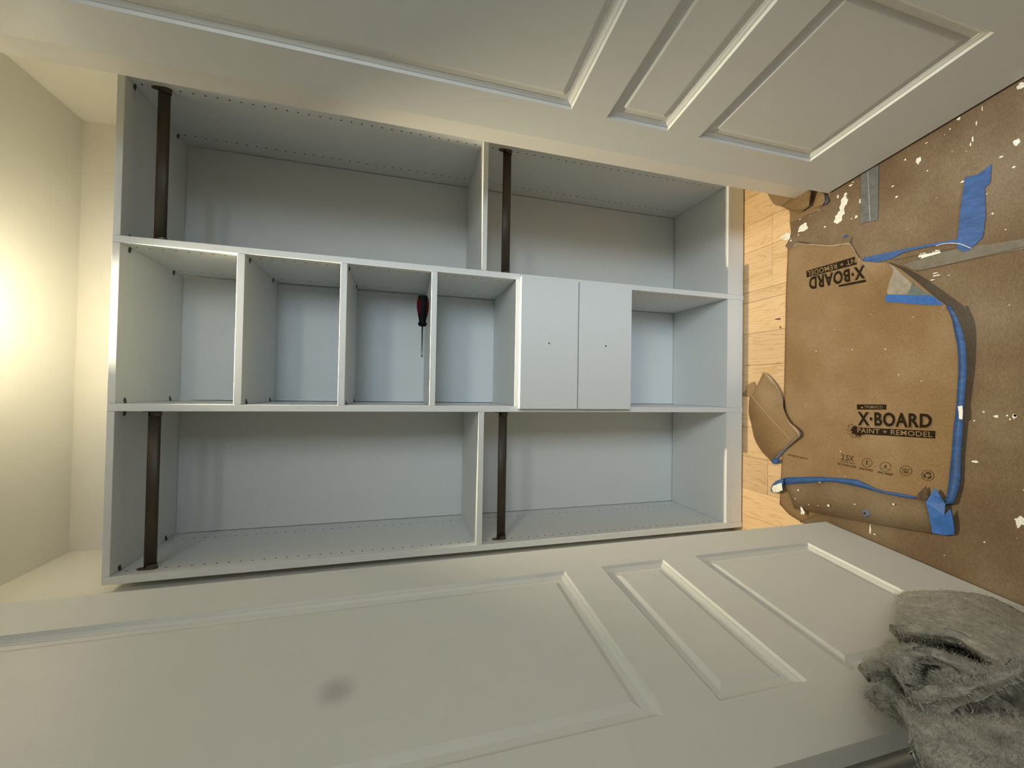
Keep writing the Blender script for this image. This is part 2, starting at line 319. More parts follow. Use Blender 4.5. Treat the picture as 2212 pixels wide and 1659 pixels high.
    'C_tape_b': [[0.2218,-0.193,0.0105],[0.2291,-0.218,0.0105],[0.2364,-0.243,0.0105],[0.2437,-0.2681,0.0105],[0.251,-0.2931,0.0105],[0.258,-0.3182,0.0105],[0.2649,-0.3434,0.0105],[0.2718,-0.3685,0.0105],[0.2744,-0.3943,0.0105],[0.2747,-0.4204,0.0105],[0.275,-0.4464,0.0105],[0.2739,-0.4725,0.0105],[0.2724,-0.4985,0.0105],[0.2713,-0.5246,0.0105],[0.2713,-0.5506,0.0105],[0.272,-0.5767,0.0105],[0.2746,-0.6027,0.0105]],
    'C_end': [[0.247,-0.2031,0.012],[0.2424,-0.192,0.014],[0.2318,-0.1753,0.016],[0.2139,-0.1593,0.016],[0.1916,-0.1473,0.01],[0.1841,-0.156,0.012],[0.1904,-0.1809,0.016],[0.2019,-0.1991,0.016],[0.2212,-0.2025,0.014]],
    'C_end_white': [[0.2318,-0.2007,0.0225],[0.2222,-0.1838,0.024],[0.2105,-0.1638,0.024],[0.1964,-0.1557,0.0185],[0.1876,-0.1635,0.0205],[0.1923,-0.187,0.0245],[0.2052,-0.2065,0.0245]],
    'C_dark': [[0.3176,-0.6289,0.016],[0.2926,-0.6111,0.014],[0.2776,-0.604,0.0125],[0.2763,-0.6256,0.012],[0.2869,-0.6322,0.014],[0.3098,-0.6306,0.016]],
    'C_bolt': [[0.2004,-0.4806,0.02]],
    'T1_a': [[0.7973,-0.6874,0.048],[0.7767,-0.6938,0.0446],[0.7555,-0.6972,0.041],[0.734,-0.6982,0.0374],[0.7125,-0.6995,0.0336],[0.691,-0.701,0.0296],[0.6693,-0.7009,0.0274],[0.6475,-0.7004,0.0254],[0.6258,-0.6996,0.0237],[0.604,-0.6981,0.0225],[0.5822,-0.6965,0.0214],[0.5604,-0.695,0.0202],[0.5386,-0.6934,0.019],[0.517,-0.6907,0.0179],[0.4953,-0.6879,0.0168],[0.4736,-0.6854,0.0158],[0.4518,-0.6839,0.0152],[0.43,-0.6823,0.0146],[0.4082,-0.6808,0.014],[0.3864,-0.679,0.014],[0.3646,-0.6773,0.014],[0.3428,-0.6756,0.014],[0.321,-0.6737,0.0142],[0.2993,-0.6714,0.0156],[0.2776,-0.6691,0.017]],
    'T1_b': [[0.7948,-0.6948,0.0462],[0.7748,-0.7022,0.0435],[0.7547,-0.7089,0.0405],[0.7337,-0.7118,0.0367],[0.7127,-0.7141,0.0327],[0.6917,-0.7151,0.0283],[0.6704,-0.7152,0.0258],[0.649,-0.7149,0.0238],[0.6276,-0.7143,0.022],[0.6062,-0.7125,0.0208],[0.5848,-0.7107,0.0197],[0.5634,-0.7089,0.0185],[0.542,-0.7071,0.0174],[0.5206,-0.7056,0.0161],[0.4992,-0.7042,0.0149],[0.4777,-0.7029,0.0139],[0.4563,-0.7015,0.0133],[0.4348,-0.7001,0.0127],[0.4134,-0.6988,0.0122],[0.3919,-0.6983,0.0122],[0.3704,-0.6978,0.0122],[0.3489,-0.6973,0.0122],[0.3277,-0.6947,0.0128],[0.3067,-0.6903,0.014],[0.2857,-0.6858,0.0152]],
    'T2': [[0.2748,-0.6312,0.02],[0.2949,-0.6409,0.02],[0.3158,-0.6495,0.02],[0.313,-0.6547,0.02],[0.2976,-0.662,0.02],[0.2797,-0.6702,0.016],[0.2515,-0.6713,0.022],[0.2698,-0.6814,0.018],[0.2449,-0.6853,0.016],[0.2195,-0.6872,0.014],[0.2039,-0.6842,0.01],[0.196,-0.667,0.01],[0.194,-0.6425,0.015],[0.231,-0.6393,0.019]],
    'T_onA': [[0.8609,-0.537,0.0219],[0.8536,-0.5679,0.0273],[0.8457,-0.5966,0.0326],[0.8361,-0.6331,0.04],[0.8289,-0.6591,0.0456],[0.8151,-0.671,0.0456],[0.7998,-0.6822,0.0449],[0.8053,-0.6561,0.0401],[0.8144,-0.6221,0.0345],[0.825,-0.586,0.0289],[0.8413,-0.535,0.0202]],
    'A_patch': [[0.9533,-0.5387,0.0038],[0.931,-0.5553,0.0208],[0.9147,-0.5531,0.0229],[0.8954,-0.5464,0.0236],[0.8738,-0.5402,0.0224],[0.861,-0.5411,0.0223],[0.8467,-0.5966,0.0323],[0.8297,-0.6575,0.0449],[0.8693,-0.613,0.0038],[0.8929,-0.5951,0.0038],[0.9331,-0.561,0.0038]],
    'A_patch_teal': [[0.8841,-0.614,0.0375],[0.8675,-0.6054,0.0352],[0.8473,-0.5966,0.0329],[0.8297,-0.6575,0.0455],[0.8693,-0.613,0.0044]],
    'E': [[1.131,-0.7032,0.0035],[1.1262,-0.7278,0.0035],[1.1396,-0.7518,0.0035],[1.0932,-0.7492,0.0035],[1.0868,-0.74,0.0035],[1.0128,-0.7411,0.0035],[0.9626,-0.736,0.0035],[0.9415,-0.7141,0.0035],[0.9362,-0.7084,0.0035],[0.94,-0.6968,0.0035],[0.9518,-0.6867,0.0035],[0.9735,-0.6877,0.0035],[1.0539,-0.6941,0.0035]],
    'E2': [[0.9952,-0.4547,0.0045],[0.9927,-0.509,0.0045],[0.9879,-0.5703,0.0045],[0.9815,-0.6322,0.0045],[0.9741,-0.6891,0.0045],[0.9668,-0.6891,0.0045],[0.9733,-0.6522,0.0045],[0.9768,-0.6116,0.0045],[0.9784,-0.5703,0.0045],[0.9701,-0.5451,0.0045],[0.9691,-0.5213,0.0045],[0.9728,-0.4901,0.0045],[0.9838,-0.4681,0.0045]],
    'F': [[1.2652,-0.4558,0.003],[1.2718,-0.5051,0.003],[1.1906,-0.5045,0.003],[1.1006,-0.5034,0.003],[1.1056,-0.4772,0.003],[1.1063,-0.4541,0.003],[1.1904,-0.4552,0.003]],
    'F_line': [[1.2672,-0.4743,0.0042],[1.2678,-0.4776,0.0042],[1.1031,-0.4853,0.0042],[1.1038,-0.4813,0.0042]],
    'seam': [[0.9427,-0.5677,0.0025],[0.949,-0.6207,0.0025],[0.9513,-0.6881,0.0025],[0.9394,-0.7606,0.0025],[0.9319,-0.8295,0.0025],[0.909,-0.8295,0.0025],[0.9131,-0.7496,0.0025],[0.9131,-0.6809,0.0025],[0.9144,-0.6127,0.0025],[0.9224,-0.5915,0.0025]],
    'seam_line': [[0.9163,-0.5971,0.0036],[0.9148,-0.6815,0.0036],[0.9155,-0.7501,0.0036],[0.9161,-0.8299,0.0036],[0.915,-0.8299,0.0036],[0.9142,-0.7501,0.0036],[0.9134,-0.6815,0.0036],[0.9151,-0.5971,0.0036]],
    'seam_line2': [[0.965,-0.5417,0.0036],[0.9607,-0.6053,0.0036],[0.9534,-0.6872,0.0036],[0.9525,-0.6872,0.0036],[0.9595,-0.6053,0.0036],[0.9638,-0.5417,0.0036]],
    'string': [[0.9714,-0.6444,0.006],[0.972,-0.651,0.006],[0.9725,-0.6576,0.006],[0.9713,-0.6641,0.006],[0.97,-0.6706,0.006],[0.9679,-0.6768,0.006],[0.9656,-0.683,0.006],[0.9631,-0.6892,0.006],[0.9596,-0.6948,0.006],[0.9555,-0.6999,0.006],[0.9511,-0.7048,0.006],[0.9466,-0.7097,0.006],[0.9421,-0.7146,0.006]],
    'splats': [[1.1677,-0.2612,0.0192,0.0153],[1.224,-0.408,0.0058,0.0046],[1.2028,-0.4042,0.0115,0.017],[1.1844,-0.3983,0.0087,0.0139],[1.1659,-0.3924,0.0132,0.0124],[1.1502,-0.3844,0.0133,0.0156],[1.2266,-0.3841,0.003,0.0063],[1.1811,-0.4527,0.004,0.0074],[1.1356,-0.4408,0.0041,0.0045],[1.1352,-0.4267,0.002,0.0021],[1.2044,-0.2501,0.0027,0.0026],[1.1417,-0.3406,0.0032,0.0032],[1.1485,-0.2444,0.0022,0.0034],[1.1381,-0.2145,0.0037,0.0035],[1.2146,-0.3129,0.0023,0.0023],[1.2457,-0.4235,0.0056,0.003],[1.2523,-0.4311,0.0028,0.0018],[1.2091,-0.4909,0.0038,0.0116],[1.21,-0.3185,0.0016,0.0016],[1.2006,-0.2903,0.0017,0.0017],[0.9575,-0.6095,0.0063,0.0052],[0.949,-0.6175,0.0093,0.013],[0.944,-0.627,0.0091,0.0116],[0.945,-0.6364,0.009,0.014],[0.9465,-0.6441,0.0079,0.014],[0.9499,-0.6486,0.0039,0.0088],[0.9399,-0.6143,0.0062,0.0091],[0.9293,-0.6364,0.002,0.0064],[0.9301,-0.6207,0.0021,0.0026],[0.8987,-0.641,0.0059,0.0013],[0.892,-0.6441,0.0069,0.0013],[0.8913,-0.6395,0.004,0.0013],[0.8852,-0.6694,0.0019,0.0012],[0.8817,-0.6348,0.005,0.0013],[0.8907,-0.6486,0.002,0.0013],[1.2296,-0.6035,0.0064,0.0093],[1.1701,-0.7937,0.006,0.0078],[1.2488,-0.5723,0.0022,0.0027],[1.2773,-0.672,0.0019,0.0019],[1.1229,-0.6969,0.0036,0.0024],[1.3006,-0.8011,0.0074,0.0078],[1.2936,-0.6898,0.0037,0.0037],[1.2692,-0.6218,0.0031,0.0013],[1.15,-0.5508,0.0035,0.0028],[1.0162,-0.7525,0.002,0.0023],[1.1864,-0.5414,0.0035,0.0021],[1.1491,-0.768,0.0039,0.0023],[1.1129,-0.7888,0.003,0.0022],[1.223,-0.7167,0.0017,0.0072],[1.2122,-0.7125,0.0013,0.0048],[1.2604,-0.7236,0.0013,0.006],[1.2909,-0.7345,0.001,0.0071],[1.19,-0.6235,0.0015,0.002],[1.2135,-0.6765,0.0009,0.0012],[0.5154,-0.758,0.004,0.0034],[0.5174,-0.7887,0.0038,0.0055],[0.5184,-0.7766,0.0019,0.0022],[0.5099,-0.7814,0.0015,0.0022],[0.5017,-0.7185,0.0021,0.0018],[0.5249,-0.736,0.0025,0.0017],[0.9676,-0.7751,0.0016,0.0011],[0.7834,-0.7808,0.0012,0.0011],[0.2741,-0.7987,0.0102,0.0097],[0.2658,-0.794,0.0044,0.0086],[0.3987,-0.7198,0.0068,0.0029],[0.149,-0.483,0.0025,0.0141],[0.1397,-0.4951,0.0025,0.0028],[0.2025,-0.7369,0.0017,0.0017],[0.3468,-0.8035,0.0022,0.0011],[0.5195,-0.7899,0.003,0.0033]],
    'scuffs': [[1.1637,-0.1964,0.0114,0.0071],[1.1646,-0.1807,0.0097,0.0054],[1.1525,-0.2042,0.0076,0.007],[1.1519,-0.1926,0.0115,0.0044],[1.1614,-0.2093,0.0038,0.0035],[1.1709,-0.1964,0.0029,0.0071]],
    'crack1': [[1.1273,-0.2384,0.0045],[1.1162,-0.2652,0.0045],[1.1067,-0.2826,0.0045],[1.0967,-0.2996,0.0045],[1.1035,-0.2775,0.0045],[1.1141,-0.2564,0.0045]],
    'crack2': [[1.0767,-0.434,0.0045],[1.0639,-0.4277,0.0045],[1.0535,-0.4271,0.0045],[1.0287,-0.4383,0.0045],[1.0003,-0.4479,0.0045],[1.0095,-0.4424,0.0045],[1.0301,-0.4341,0.0045],[1.0545,-0.4242,0.0045],[1.0661,-0.4256,0.0045]],
    'scrap': [[1.082,-0.3987,0.003],[1.0893,-0.4103,0.003],[1.0793,-0.4189,0.003],[1.0799,-0.4089,0.003]],
    'knot1': [[0.8543,-0.1443,0.0004],[0.8547,-0.1584,0.0004],[0.8541,-0.1723,0.0004],[0.8479,-0.1724,0.0004],[0.8489,-0.1605,0.0004]],
    'knot2': [[0.8226,-0.1686,0.0004],[0.8229,-0.1725,0.0004],[0.8189,-0.1755,0.0004],[0.8137,-0.1745,0.0004],[0.8133,-0.1716,0.0004],[0.8172,-0.1692,0.0004]],
    'tape_wear': [[0.5369,-0.6979,0.0225],[0.5396,-0.7068,0.0225],[0.5231,-0.7077,0.0225],[0.5042,-0.7068,0.0225],[0.505,-0.7005,0.0225],[0.5227,-0.6997,0.0225]],
    'splats_C': [[0.1468,-0.282,0.021,0.0071,0.0107],[0.1565,-0.2773,0.021,0.0036,0.0071],[0.2191,-0.2652,0.021,0.0036,0.0036],[0.1935,-0.3714,0.021,0.0039,0.0039],[0.264,-0.3417,0.021,0.0027,0.0018],[0.2479,-0.5561,0.021,0.0027,0.0027],[0.1781,-0.3036,0.021,0.0023,0.0018],[0.2197,-0.4527,0.021,0.0027,0.0018],[0.1858,-0.2534,0.021,0.0018,0.0027],[0.1839,-0.3367,0.021,0.0018,0.0018]],
    'pr_xboard': [[0.4665,-0.4498],[0.4754,-0.6382],[0.5148,-0.6396],[0.5103,-0.4481]],
    'pr_trimaco_box': [[0.5164,-0.4472],[0.5205,-0.5294],[0.5358,-0.5289],[0.5328,-0.4463]],
    'pr_trimaco': [[0.5211,-0.4686],[0.5235,-0.5198],[0.5323,-0.5198],[0.5303,-0.4686]],
    'pr_paint_box': [[0.4397,-0.4506],[0.448,-0.6456],[0.4686,-0.6462],[0.4605,-0.4506]],
    'pr_paint': [[0.4441,-0.4486],[0.4508,-0.6399],[0.4656,-0.64],[0.4584,-0.4486]],
    'pr_25x': [[0.3497,-0.3991],[0.3496,-0.4372],[0.3685,-0.4386],[0.3691,-0.4]],
    'pr_t1': [[0.3424,-0.3954],[0.3409,-0.4403],[0.3456,-0.4407],[0.3474,-0.3963]],
    'pr_t2': [[0.3315,-0.388],[0.3307,-0.4455],[0.3363,-0.4459],[0.3384,-0.3889]],
    'pr_t3': [[0.3295,-0.4541],[0.3283,-0.4926],[0.3352,-0.4932],[0.3356,-0.455]],
    'pr_t4': [[0.3277,-0.505],[0.3263,-0.5456],[0.3334,-0.5464],[0.3337,-0.5058]],
    'pr_use': [[0.334,-0.2062],[0.3305,-0.2835],[0.3362,-0.2843],[0.3393,-0.2075]],
    'icons': [[0.3536,-0.476,0.0008,-0.0147,0.0144,-0.0013],[0.3502,-0.5261,0.001,-0.0149,0.0145,-0.0013],[0.3479,-0.5772,0.0013,-0.0151,0.0144,-0.0013],[0.3449,-0.6276,0.0014,-0.0144,0.0147,-0.0013]],
    'spl': [[0.4481,-0.442,0.0024,-0.024,0.0261,-0.0]],
    'pq_xboard': [[0.9695,-0.4713],[0.981,-0.2878],[0.9352,-0.2881],[0.927,-0.475]],
    'pq_paint_box': [[1.0059,-0.4415],[1.0063,-0.2762],[0.9825,-0.278],[0.9791,-0.4488]],
    'pq_paint': [[1.0005,-0.4774],[1.0029,-0.2806],[0.9845,-0.2824],[0.9846,-0.4815]],
    'pq_trimaco_box': [[0.9234,-0.4764],[0.927,-0.3912],[0.9206,-0.3912],[0.9152,-0.4762]],
    'tube': [[1.2303,-0.7961,0.0],[1.2134,-0.805,0.0]],
}
FOLDS = {"f1":[[[0.1101,-0.7387,0.3093],[0.1109,-0.7315,0.2715],[0.1104,-0.7363,0.233],[0.1097,-0.7423,0.1946],[0.1087,-0.7501,0.1567],[0.1074,-0.7617,0.1197],[0.1042,-0.7889,0.0922],[0.1002,-0.8227,0.0935],[0.0958,-0.8591,0.1063]],[[0.1756,-0.8657,0.5219],[0.1764,-0.8593,0.4909],[0.176,-0.8625,0.4595],[0.1752,-0.8691,0.4285],[0.1741,-0.8783,0.3982],[0.1726,-0.8916,0.3699],[0.1691,-0.9213,0.3594],[0.1657,-0.9495,0.3711],[0.1624,-0.9775,0.3857]],[[0.2154,-0.9551,0.6704],[0.2158,-0.9517,0.6474],[0.2156,-0.9537,0.6245],[0.2147,-0.9611,0.6028],[0.2132,-0.9739,0.5834],[0.2117,-0.9867,0.564],[0.209,-1.0092,0.5627],[0.2063,-1.0321,0.5651],[0.2036,-1.0549,0.5688]],[[0.2086,-0.97,0.6942],[0.2078,-0.9772,0.676],[0.2069,-0.984,0.6576],[0.2062,-0.9907,0.6392],[0.2051,-0.9998,0.6218],[0.2029,-1.0182,0.6234],[0.2007,-1.0372,0.6239],[0.1985,-1.0557,0.6175],[0.1963,-1.0741,0.611]],[[0.1221,-0.8928,0.5578],[0.122,-0.8932,0.5316],[0.1218,-0.8951,0.5056],[0.1212,-0.9002,0.48],[0.1197,-0.9126,0.4575],[0.1172,-0.9341,0.4552],[0.1142,-0.9591,0.4609],[0.1112,-0.985,0.4583],[0.1081,-1.0108,0.4557]]],"f2":[[[0.1163,-0.9415,0.6547],[0.1194,-0.9153,0.6336],[0.1216,-0.8972,0.6058],[0.1233,-0.8825,0.5757],[0.1237,-0.8788,0.5421],[0.1231,-0.8841,0.5093],[0.1214,-0.8982,0.4791],[0.1186,-0.9222,0.4566],[0.1148,-0.9546,0.4536]],[[0.2188,-1.0537,0.8202],[0.2207,-1.0376,0.8083],[0.222,-1.0268,0.7922],[0.223,-1.0186,0.7739],[0.2233,-1.0157,0.7542],[0.223,-1.0183,0.7348],[0.2219,-1.0278,0.7174],[0.22,-1.0436,0.7062],[0.2178,-1.0622,0.6991]],[[0.213,-1.0602,0.8079],[0.2143,-1.0498,0.7961],[0.2154,-1.0399,0.784],[0.2162,-1.0337,0.7695],[0.2168,-1.0288,0.7547],[0.2168,-1.028,0.739],[0.2163,-1.0326,0.7246],[0.2146,-1.0471,0.7204],[0.2129,-1.0612,0.7146]],[[0.1135,-0.965,0.6342],[0.1148,-0.9542,0.6188],[0.116,-0.9445,0.6028],[0.1168,-0.937,0.5855],[0.1175,-0.9316,0.5675],[0.1179,-0.928,0.5491],[0.1175,-0.9318,0.5324],[0.1153,-0.95,0.5354],[0.1132,-0.9677,0.5336]]],"f3":[[[0.1217,-0.9814,0.6634],[0.1229,-0.9707,0.6453],[0.1242,-0.96,0.6271],[0.1252,-0.9518,0.6078],[0.126,-0.9445,0.588],[0.1263,-0.9419,0.5672],[0.1265,-0.9401,0.5462]],[[0.2118,-1.0708,0.8036],[0.2125,-1.0644,0.7928],[0.2133,-1.058,0.7821],[0.2138,-1.0534,0.7705],[0.2143,-1.0494,0.7587],[0.2145,-1.048,0.7462],[0.2146,-1.0468,0.7338]],[[0.2202,-1.0848,0.7948],[0.2207,-1.0805,0.7865],[0.2212,-1.0763,0.7782],[0.2217,-1.0724,0.7697],[0.222,-1.0692,0.7609],[0.2222,-1.0676,0.7517],[0.2224,-1.0665,0.7424]],[[0.147,-1.0229,0.6213],[0.1476,-1.0179,0.6109],[0.1481,-1.013,0.6006],[0.1487,-1.0082,0.5901],[0.1492,-1.004,0.5794],[0.1496,-1.0005,0.5685],[0.15,-0.9975,0.5575]]],"f4":[[[0.1582,-1.0133,0.747],[0.1587,-1.0089,0.6895],[0.1592,-1.0043,0.6321],[0.1598,-0.9994,0.5746],[0.1603,-0.995,0.5172],[0.1608,-0.9908,0.4597],[0.1613,-0.9867,0.4022]],[[0.2572,-1.1128,0.911],[0.2573,-1.1121,0.8724],[0.2574,-1.1105,0.8338],[0.2578,-1.1072,0.7954],[0.2582,-1.1045,0.7569],[0.2584,-1.1025,0.7183],[0.2586,-1.1004,0.6797]],[[0.2562,-1.1214,0.8935],[0.2561,-1.1222,0.8643],[0.2561,-1.1217,0.8351],[0.2562,-1.1206,0.8059],[0.2564,-1.1192,0.7768],[0.2566,-1.1177,0.7476],[0.2568,-1.1162,0.7185]],[[0.1554,-1.0369,0.7104],[0.1548,-1.0417,0.6773],[0.1546,-1.0435,0.6443],[0.1551,-1.0395,0.6111],[0.1554,-1.0364,0.5779],[0.1557,-1.0339,0.5446],[0.156,-1.0313,0.5113]]],"f5":[[[0.1855,-1.0375,0.8096],[0.1846,-1.0453,0.7843],[0.1836,-1.0535,0.759],[0.1827,-1.0612,0.7335],[0.1819,-1.0684,0.708],[0.1805,-1.0802,0.6842],[0.179,-1.0924,0.6607]],[[0.2654,-1.1285,0.9506],[0.2647,-1.1345,0.9333],[0.264,-1.1401,0.916],[0.2633,-1.1465,0.8989],[0.2624,-1.1536,0.8821],[0.2615,-1.1617,0.8657],[0.2605,-1.1697,0.8493]],[[0.2723,-1.1549,0.983],[0.2715,-1.1615,0.9701],[0.2708,-1.1681,0.9572],[0.2701,-1.1737,0.9439],[0.2694,-1.1793,0.9306],[0.2687,-1.1858,0.9176],[0.2679,-1.1924,0.9047]],[[0.2613,-1.1626,0.99],[0.2601,-1.1729,0.9809],[0.2591,-1.182,0.9708],[0.2585,-1.187,0.958],[0.2579,-1.1918,0.9451],[0.2574,-1.1962,0.9321],[0.2569,-1.2006,0.919]],[[0.2028,-1.1466,0.928],[0.2018,-1.1549,0.9167],[0.2011,-1.1612,0.9042],[0.2004,-1.167,0.8913],[0.1998,-1.172,0.8782],[0.1993,-1.1766,0.8649],[0.1987,-1.1811,0.8516]]],"f6":[[[0.1186,-1.007,0.5829],[0.1191,-1.0034,0.5545],[0.1195,-0.9997,0.5261],[0.1197,-0.998,0.4975],[0.1199,-0.9963,0.4689],[0.1201,-0.9946,0.4403],[0.1203,-0.9929,0.4117]],[[0.1268,-1.0228,0.6162],[0.1268,-1.0227,0.5959],[0.1269,-1.0227,0.5755],[0.1268,-1.0232,0.5552],[0.1267,-1.0243,0.5349],[0.1265,-1.0254,0.5146],[0.1264,-1.0265,0.4943]],[[0.1165,-1.0248,0.6206],[0.1162,-1.0276,0.6081],[0.1159,-1.0304,0.5956],[0.1155,-1.0338,0.5833],[0.1149,-1.0386,0.5714],[0.1143,-1.0434,0.5596],[0.1138,-1.0482,0.5477]]],"f7":[[[0.1621,-0.9798,0.7345],[0.1617,-0.9831,0.7302],[0.1614,-0.9863,0.7258],[0.161,-0.9896,0.7215],[0.1604,-0.9944,0.7229],[0.1598,-0.9993,0.725],[0.1592,-1.0043,0.7271]],[[0.1971,-1.025,0.8249],[0.1964,-1.0305,0.8248],[0.1958,-1.036,0.8247],[0.1951,-1.0414,0.8246],[0.1945,-1.0469,0.8253],[0.1938,-1.0523,0.8261],[0.1932,-1.0577,0.827]],[[0.1513,-0.9863,0.7848],[0.1503,-0.9946,0.7867],[0.1493,-1.0029,0.7887],[0.1484,-1.0112,0.7907],[0.1474,-1.0189,0.7887],[0.1466,-1.0263,0.7846],[0.1457,-1.0338,0.7804]]],"f8":[[[0.1206,-0.9049,0.6587],[0.1208,-0.904,0.6525],[0.1209,-0.9031,0.6462],[0.121,-0.9023,0.64],[0.1208,-0.904,0.634],[0.1205,-0.9063,0.6282],[0.1202,-0.9086,0.6223]],[[0.1726,-0.9768,0.766],[0.1726,-0.9768,0.7603],[0.1726,-0.9768,0.7547],[0.1725,-0.9772,0.7491],[0.1723,-0.9788,0.7437],[0.1721,-0.9805,0.7383],[0.1719,-0.9822,0.7329]],[[0.1442,-0.9607,0.7322],[0.1443,-0.9607,0.727],[0.1443,-0.9607,0.7217],[0.1442,-0.9609,0.7165],[0.144,-0.963,0.7117],[0.1437,-0.9651,0.7068],[0.1435,-0.9673,0.702]]]}


# ------------------------------------------------------------------ the setting
H_CEIL = 2.503
X_L, X_R, Y_B = -0.030, 1.4915, 0.392          # closet walls
Y_IN, Y_ROOM = -0.237, -0.360                   # closet face and room face of the front wall
J_L, J_R, H_HEAD = 0.070, 1.285, 2.405          # door opening
RX0, RX1, RY = -0.42, 3.30, -2.96               # room behind the photographer

floor = box('floor', RX0 - 0.1, RX1 + 0.1, RY - 0.1, Y_B + 0.1, -0.06, -0.012, M['dark_paper'])
tag(floor, 'maple plank floor under the brown paper', 'floor', kind='structure')
joints = [-0.03, 0.055, 0.165, 0.30, 0.425, 0.55, 0.68, 0.812, 0.943, 0.986, 1.155, 1.27, 1.385, 1.50]
ends = {0: [-0.5], 1: [-0.31], 2: [-0.12], 3: [-0.42], 4: [-0.2], 5: [-0.5], 6: [-0.33], 7: [0.12], 8: [-0.28], 9: [-0.134], 10: [-0.134], 11: [-0.4], 12: [-0.25]}
for i, (a, b) in enumerate(zip(joints, joints[1:])):
    ys = [Y_B - 0.004] + sorted(ends[i], reverse=True) + [-0.75]
    for y1, y0 in zip(ys, ys[1:]):
        o = box('plank', a + 0.0004, b - 0.0004, y0 + 0.0004, y1 - 0.0004, -0.012, 0.0, M['wood'], floor, bevel=0.0008)

wall_back = box('wall_back', X_L - 0.1, X_R + 0.1, Y_B, Y_B + 0.08, 0, H_CEIL, M['wall'])
tag(wall_back, 'cream back wall of the closet above the shelving', 'wall', kind='structure')
wall_l = box('wall_left', X_L - 0.08, X_L, Y_IN, Y_B, 0, H_CEIL, M['wall'])
tag(wall_l, 'cream left side wall inside the closet', 'wall', kind='structure')
wall_r = box('wall_right', X_R, X_R + 0.08, Y_IN, Y_B, 0, H_CEIL, M['wall'])
tag(wall_r, 'cream right side wall inside the closet', 'wall', kind='structure')
ceil = box('ceiling', RX0 - 0.1, RX1 + 0.1, RY - 0.1, Y_B + 0.1, H_CEIL, H_CEIL + 0.06, M['ceiling'])
tag(ceil, 'cream painted closet ceiling lit warm', 'ceiling', kind='structure')
bm = bmesh.new()
add_box(bm, RX0, J_L - 0.018, Y_ROOM + 0.004, Y_IN, 0, H_CEIL)
add_box(bm, J_R + 0.018, RX1, Y_ROOM + 0.004, Y_IN, 0, H_CEIL)
add_box(bm, J_L - 0.018, J_R + 0.018, Y_ROOM + 0.004, Y_IN, H_HEAD + 0.018, H_CEIL)
wall_front = from_bm('wall_front', bm, M['room_wall'])
tag(wall_front, 'wall around the closet door opening', 'wall', kind='structure')
bm = bmesh.new(); add_box(bm, RX0 - 0.08, RX0, RY, Y_IN, 0, H_CEIL)
tag(from_bm('wall_room_left', bm, M['room_wall']), 'room wall behind the open left door', 'wall', kind='structure')
bm = bmesh.new(); add_box(bm, RX1, RX1 + 0.08, RY, Y_IN, 0, H_CEIL)
tag(from_bm('wall_room_right', bm, M['room_wall']), 'room wall on the far right side', 'wall', kind='structure')
STUB_X, STUB_Y = 1.08, -1.95                   # added unseen wall block, keeps window light off the left side
WX0, WX1, WZ0, WZ1 = 1.08, 2.60, 0.60, 2.28
bm = bmesh.new()
add_box(bm, RX0, WX0, RY - 0.1, RY, 0, H_CEIL); add_box(bm, RX0, STUB_X, RY, STUB_Y, 0, H_CEIL); add_box(bm, WX1, RX1, RY - 0.1, RY, 0, H_CEIL)
add_box(bm, WX0, WX1, RY - 0.1, RY, 0, WZ0); add_box(bm, WX0, WX1, RY - 0.1, RY, WZ1, H_CEIL)
tag(from_bm('wall_room_back', bm, M['room_wall']), 'room wall with the window behind the photographer', 'wall', kind='structure')
bm = bmesh.new()
for a, b, c, d in ((WX0, WX1, WZ0, WZ0 + 0.05), (WX0, WX1, WZ1 - 0.05, WZ1), (WX0, WX0 + 0.05, WZ0, WZ1), (WX1 - 0.05, WX1, WZ0, WZ1), (1.78, 1.81, WZ0, WZ1)):
    add_box(bm, a, b, RY - 0.08, RY - 0.04, c, d)
win = from_bm('window_1', bm, M['trim'])
tag(win, 'white framed window behind the photographer', 'window', kind='structure')

def trim_piece(name, boxes, label):
    bm = bmesh.new()
    for b in boxes: add_box(bm, *b)
    bmesh.ops.bevel(bm, geom=list(bm.edges), offset=0.0015, segments=1, affect='EDGES')
    return tag(from_bm(name, bm, M['trim']), label, 'trim', kind='structure')
trim_piece('trim_1', [(J_R, J_R + 0.018, Y_ROOM, Y_IN, 0.0, H_HEAD)], 'white door jamb between the right door and the shelving')
trim_piece('trim_2', [(J_L - 0.018, J_L, Y_ROOM, Y_IN, 0.0, H_HEAD)], 'white door jamb behind the left door')
trim_piece('trim_3', [(J_L - 0.018, J_R + 0.018, Y_ROOM, Y_IN, H_HEAD, H_HEAD + 0.018)], 'white head jamb over the closet opening')
trim_piece('trim_4', [(J_R + 0.024, J_R + 0.09, Y_ROOM - 0.011, Y_ROOM + 0.004, 0.0, H_HEAD + 0.09)], 'flat white casing beside the right door')
trim_piece('trim_5', [(J_L - 0.09, J_L - 0.024, Y_ROOM - 0.011, Y_ROOM + 0.004, 0.0, H_HEAD + 0.09)], 'flat white casing beside the left door')
trim_piece('trim_6', [(J_L - 0.024, J_R + 0.024, Y_ROOM - 0.011, Y_ROOM + 0.004, H_HEAD + 0.024, H_HEAD + 0.09)], 'flat white casing over the closet opening')

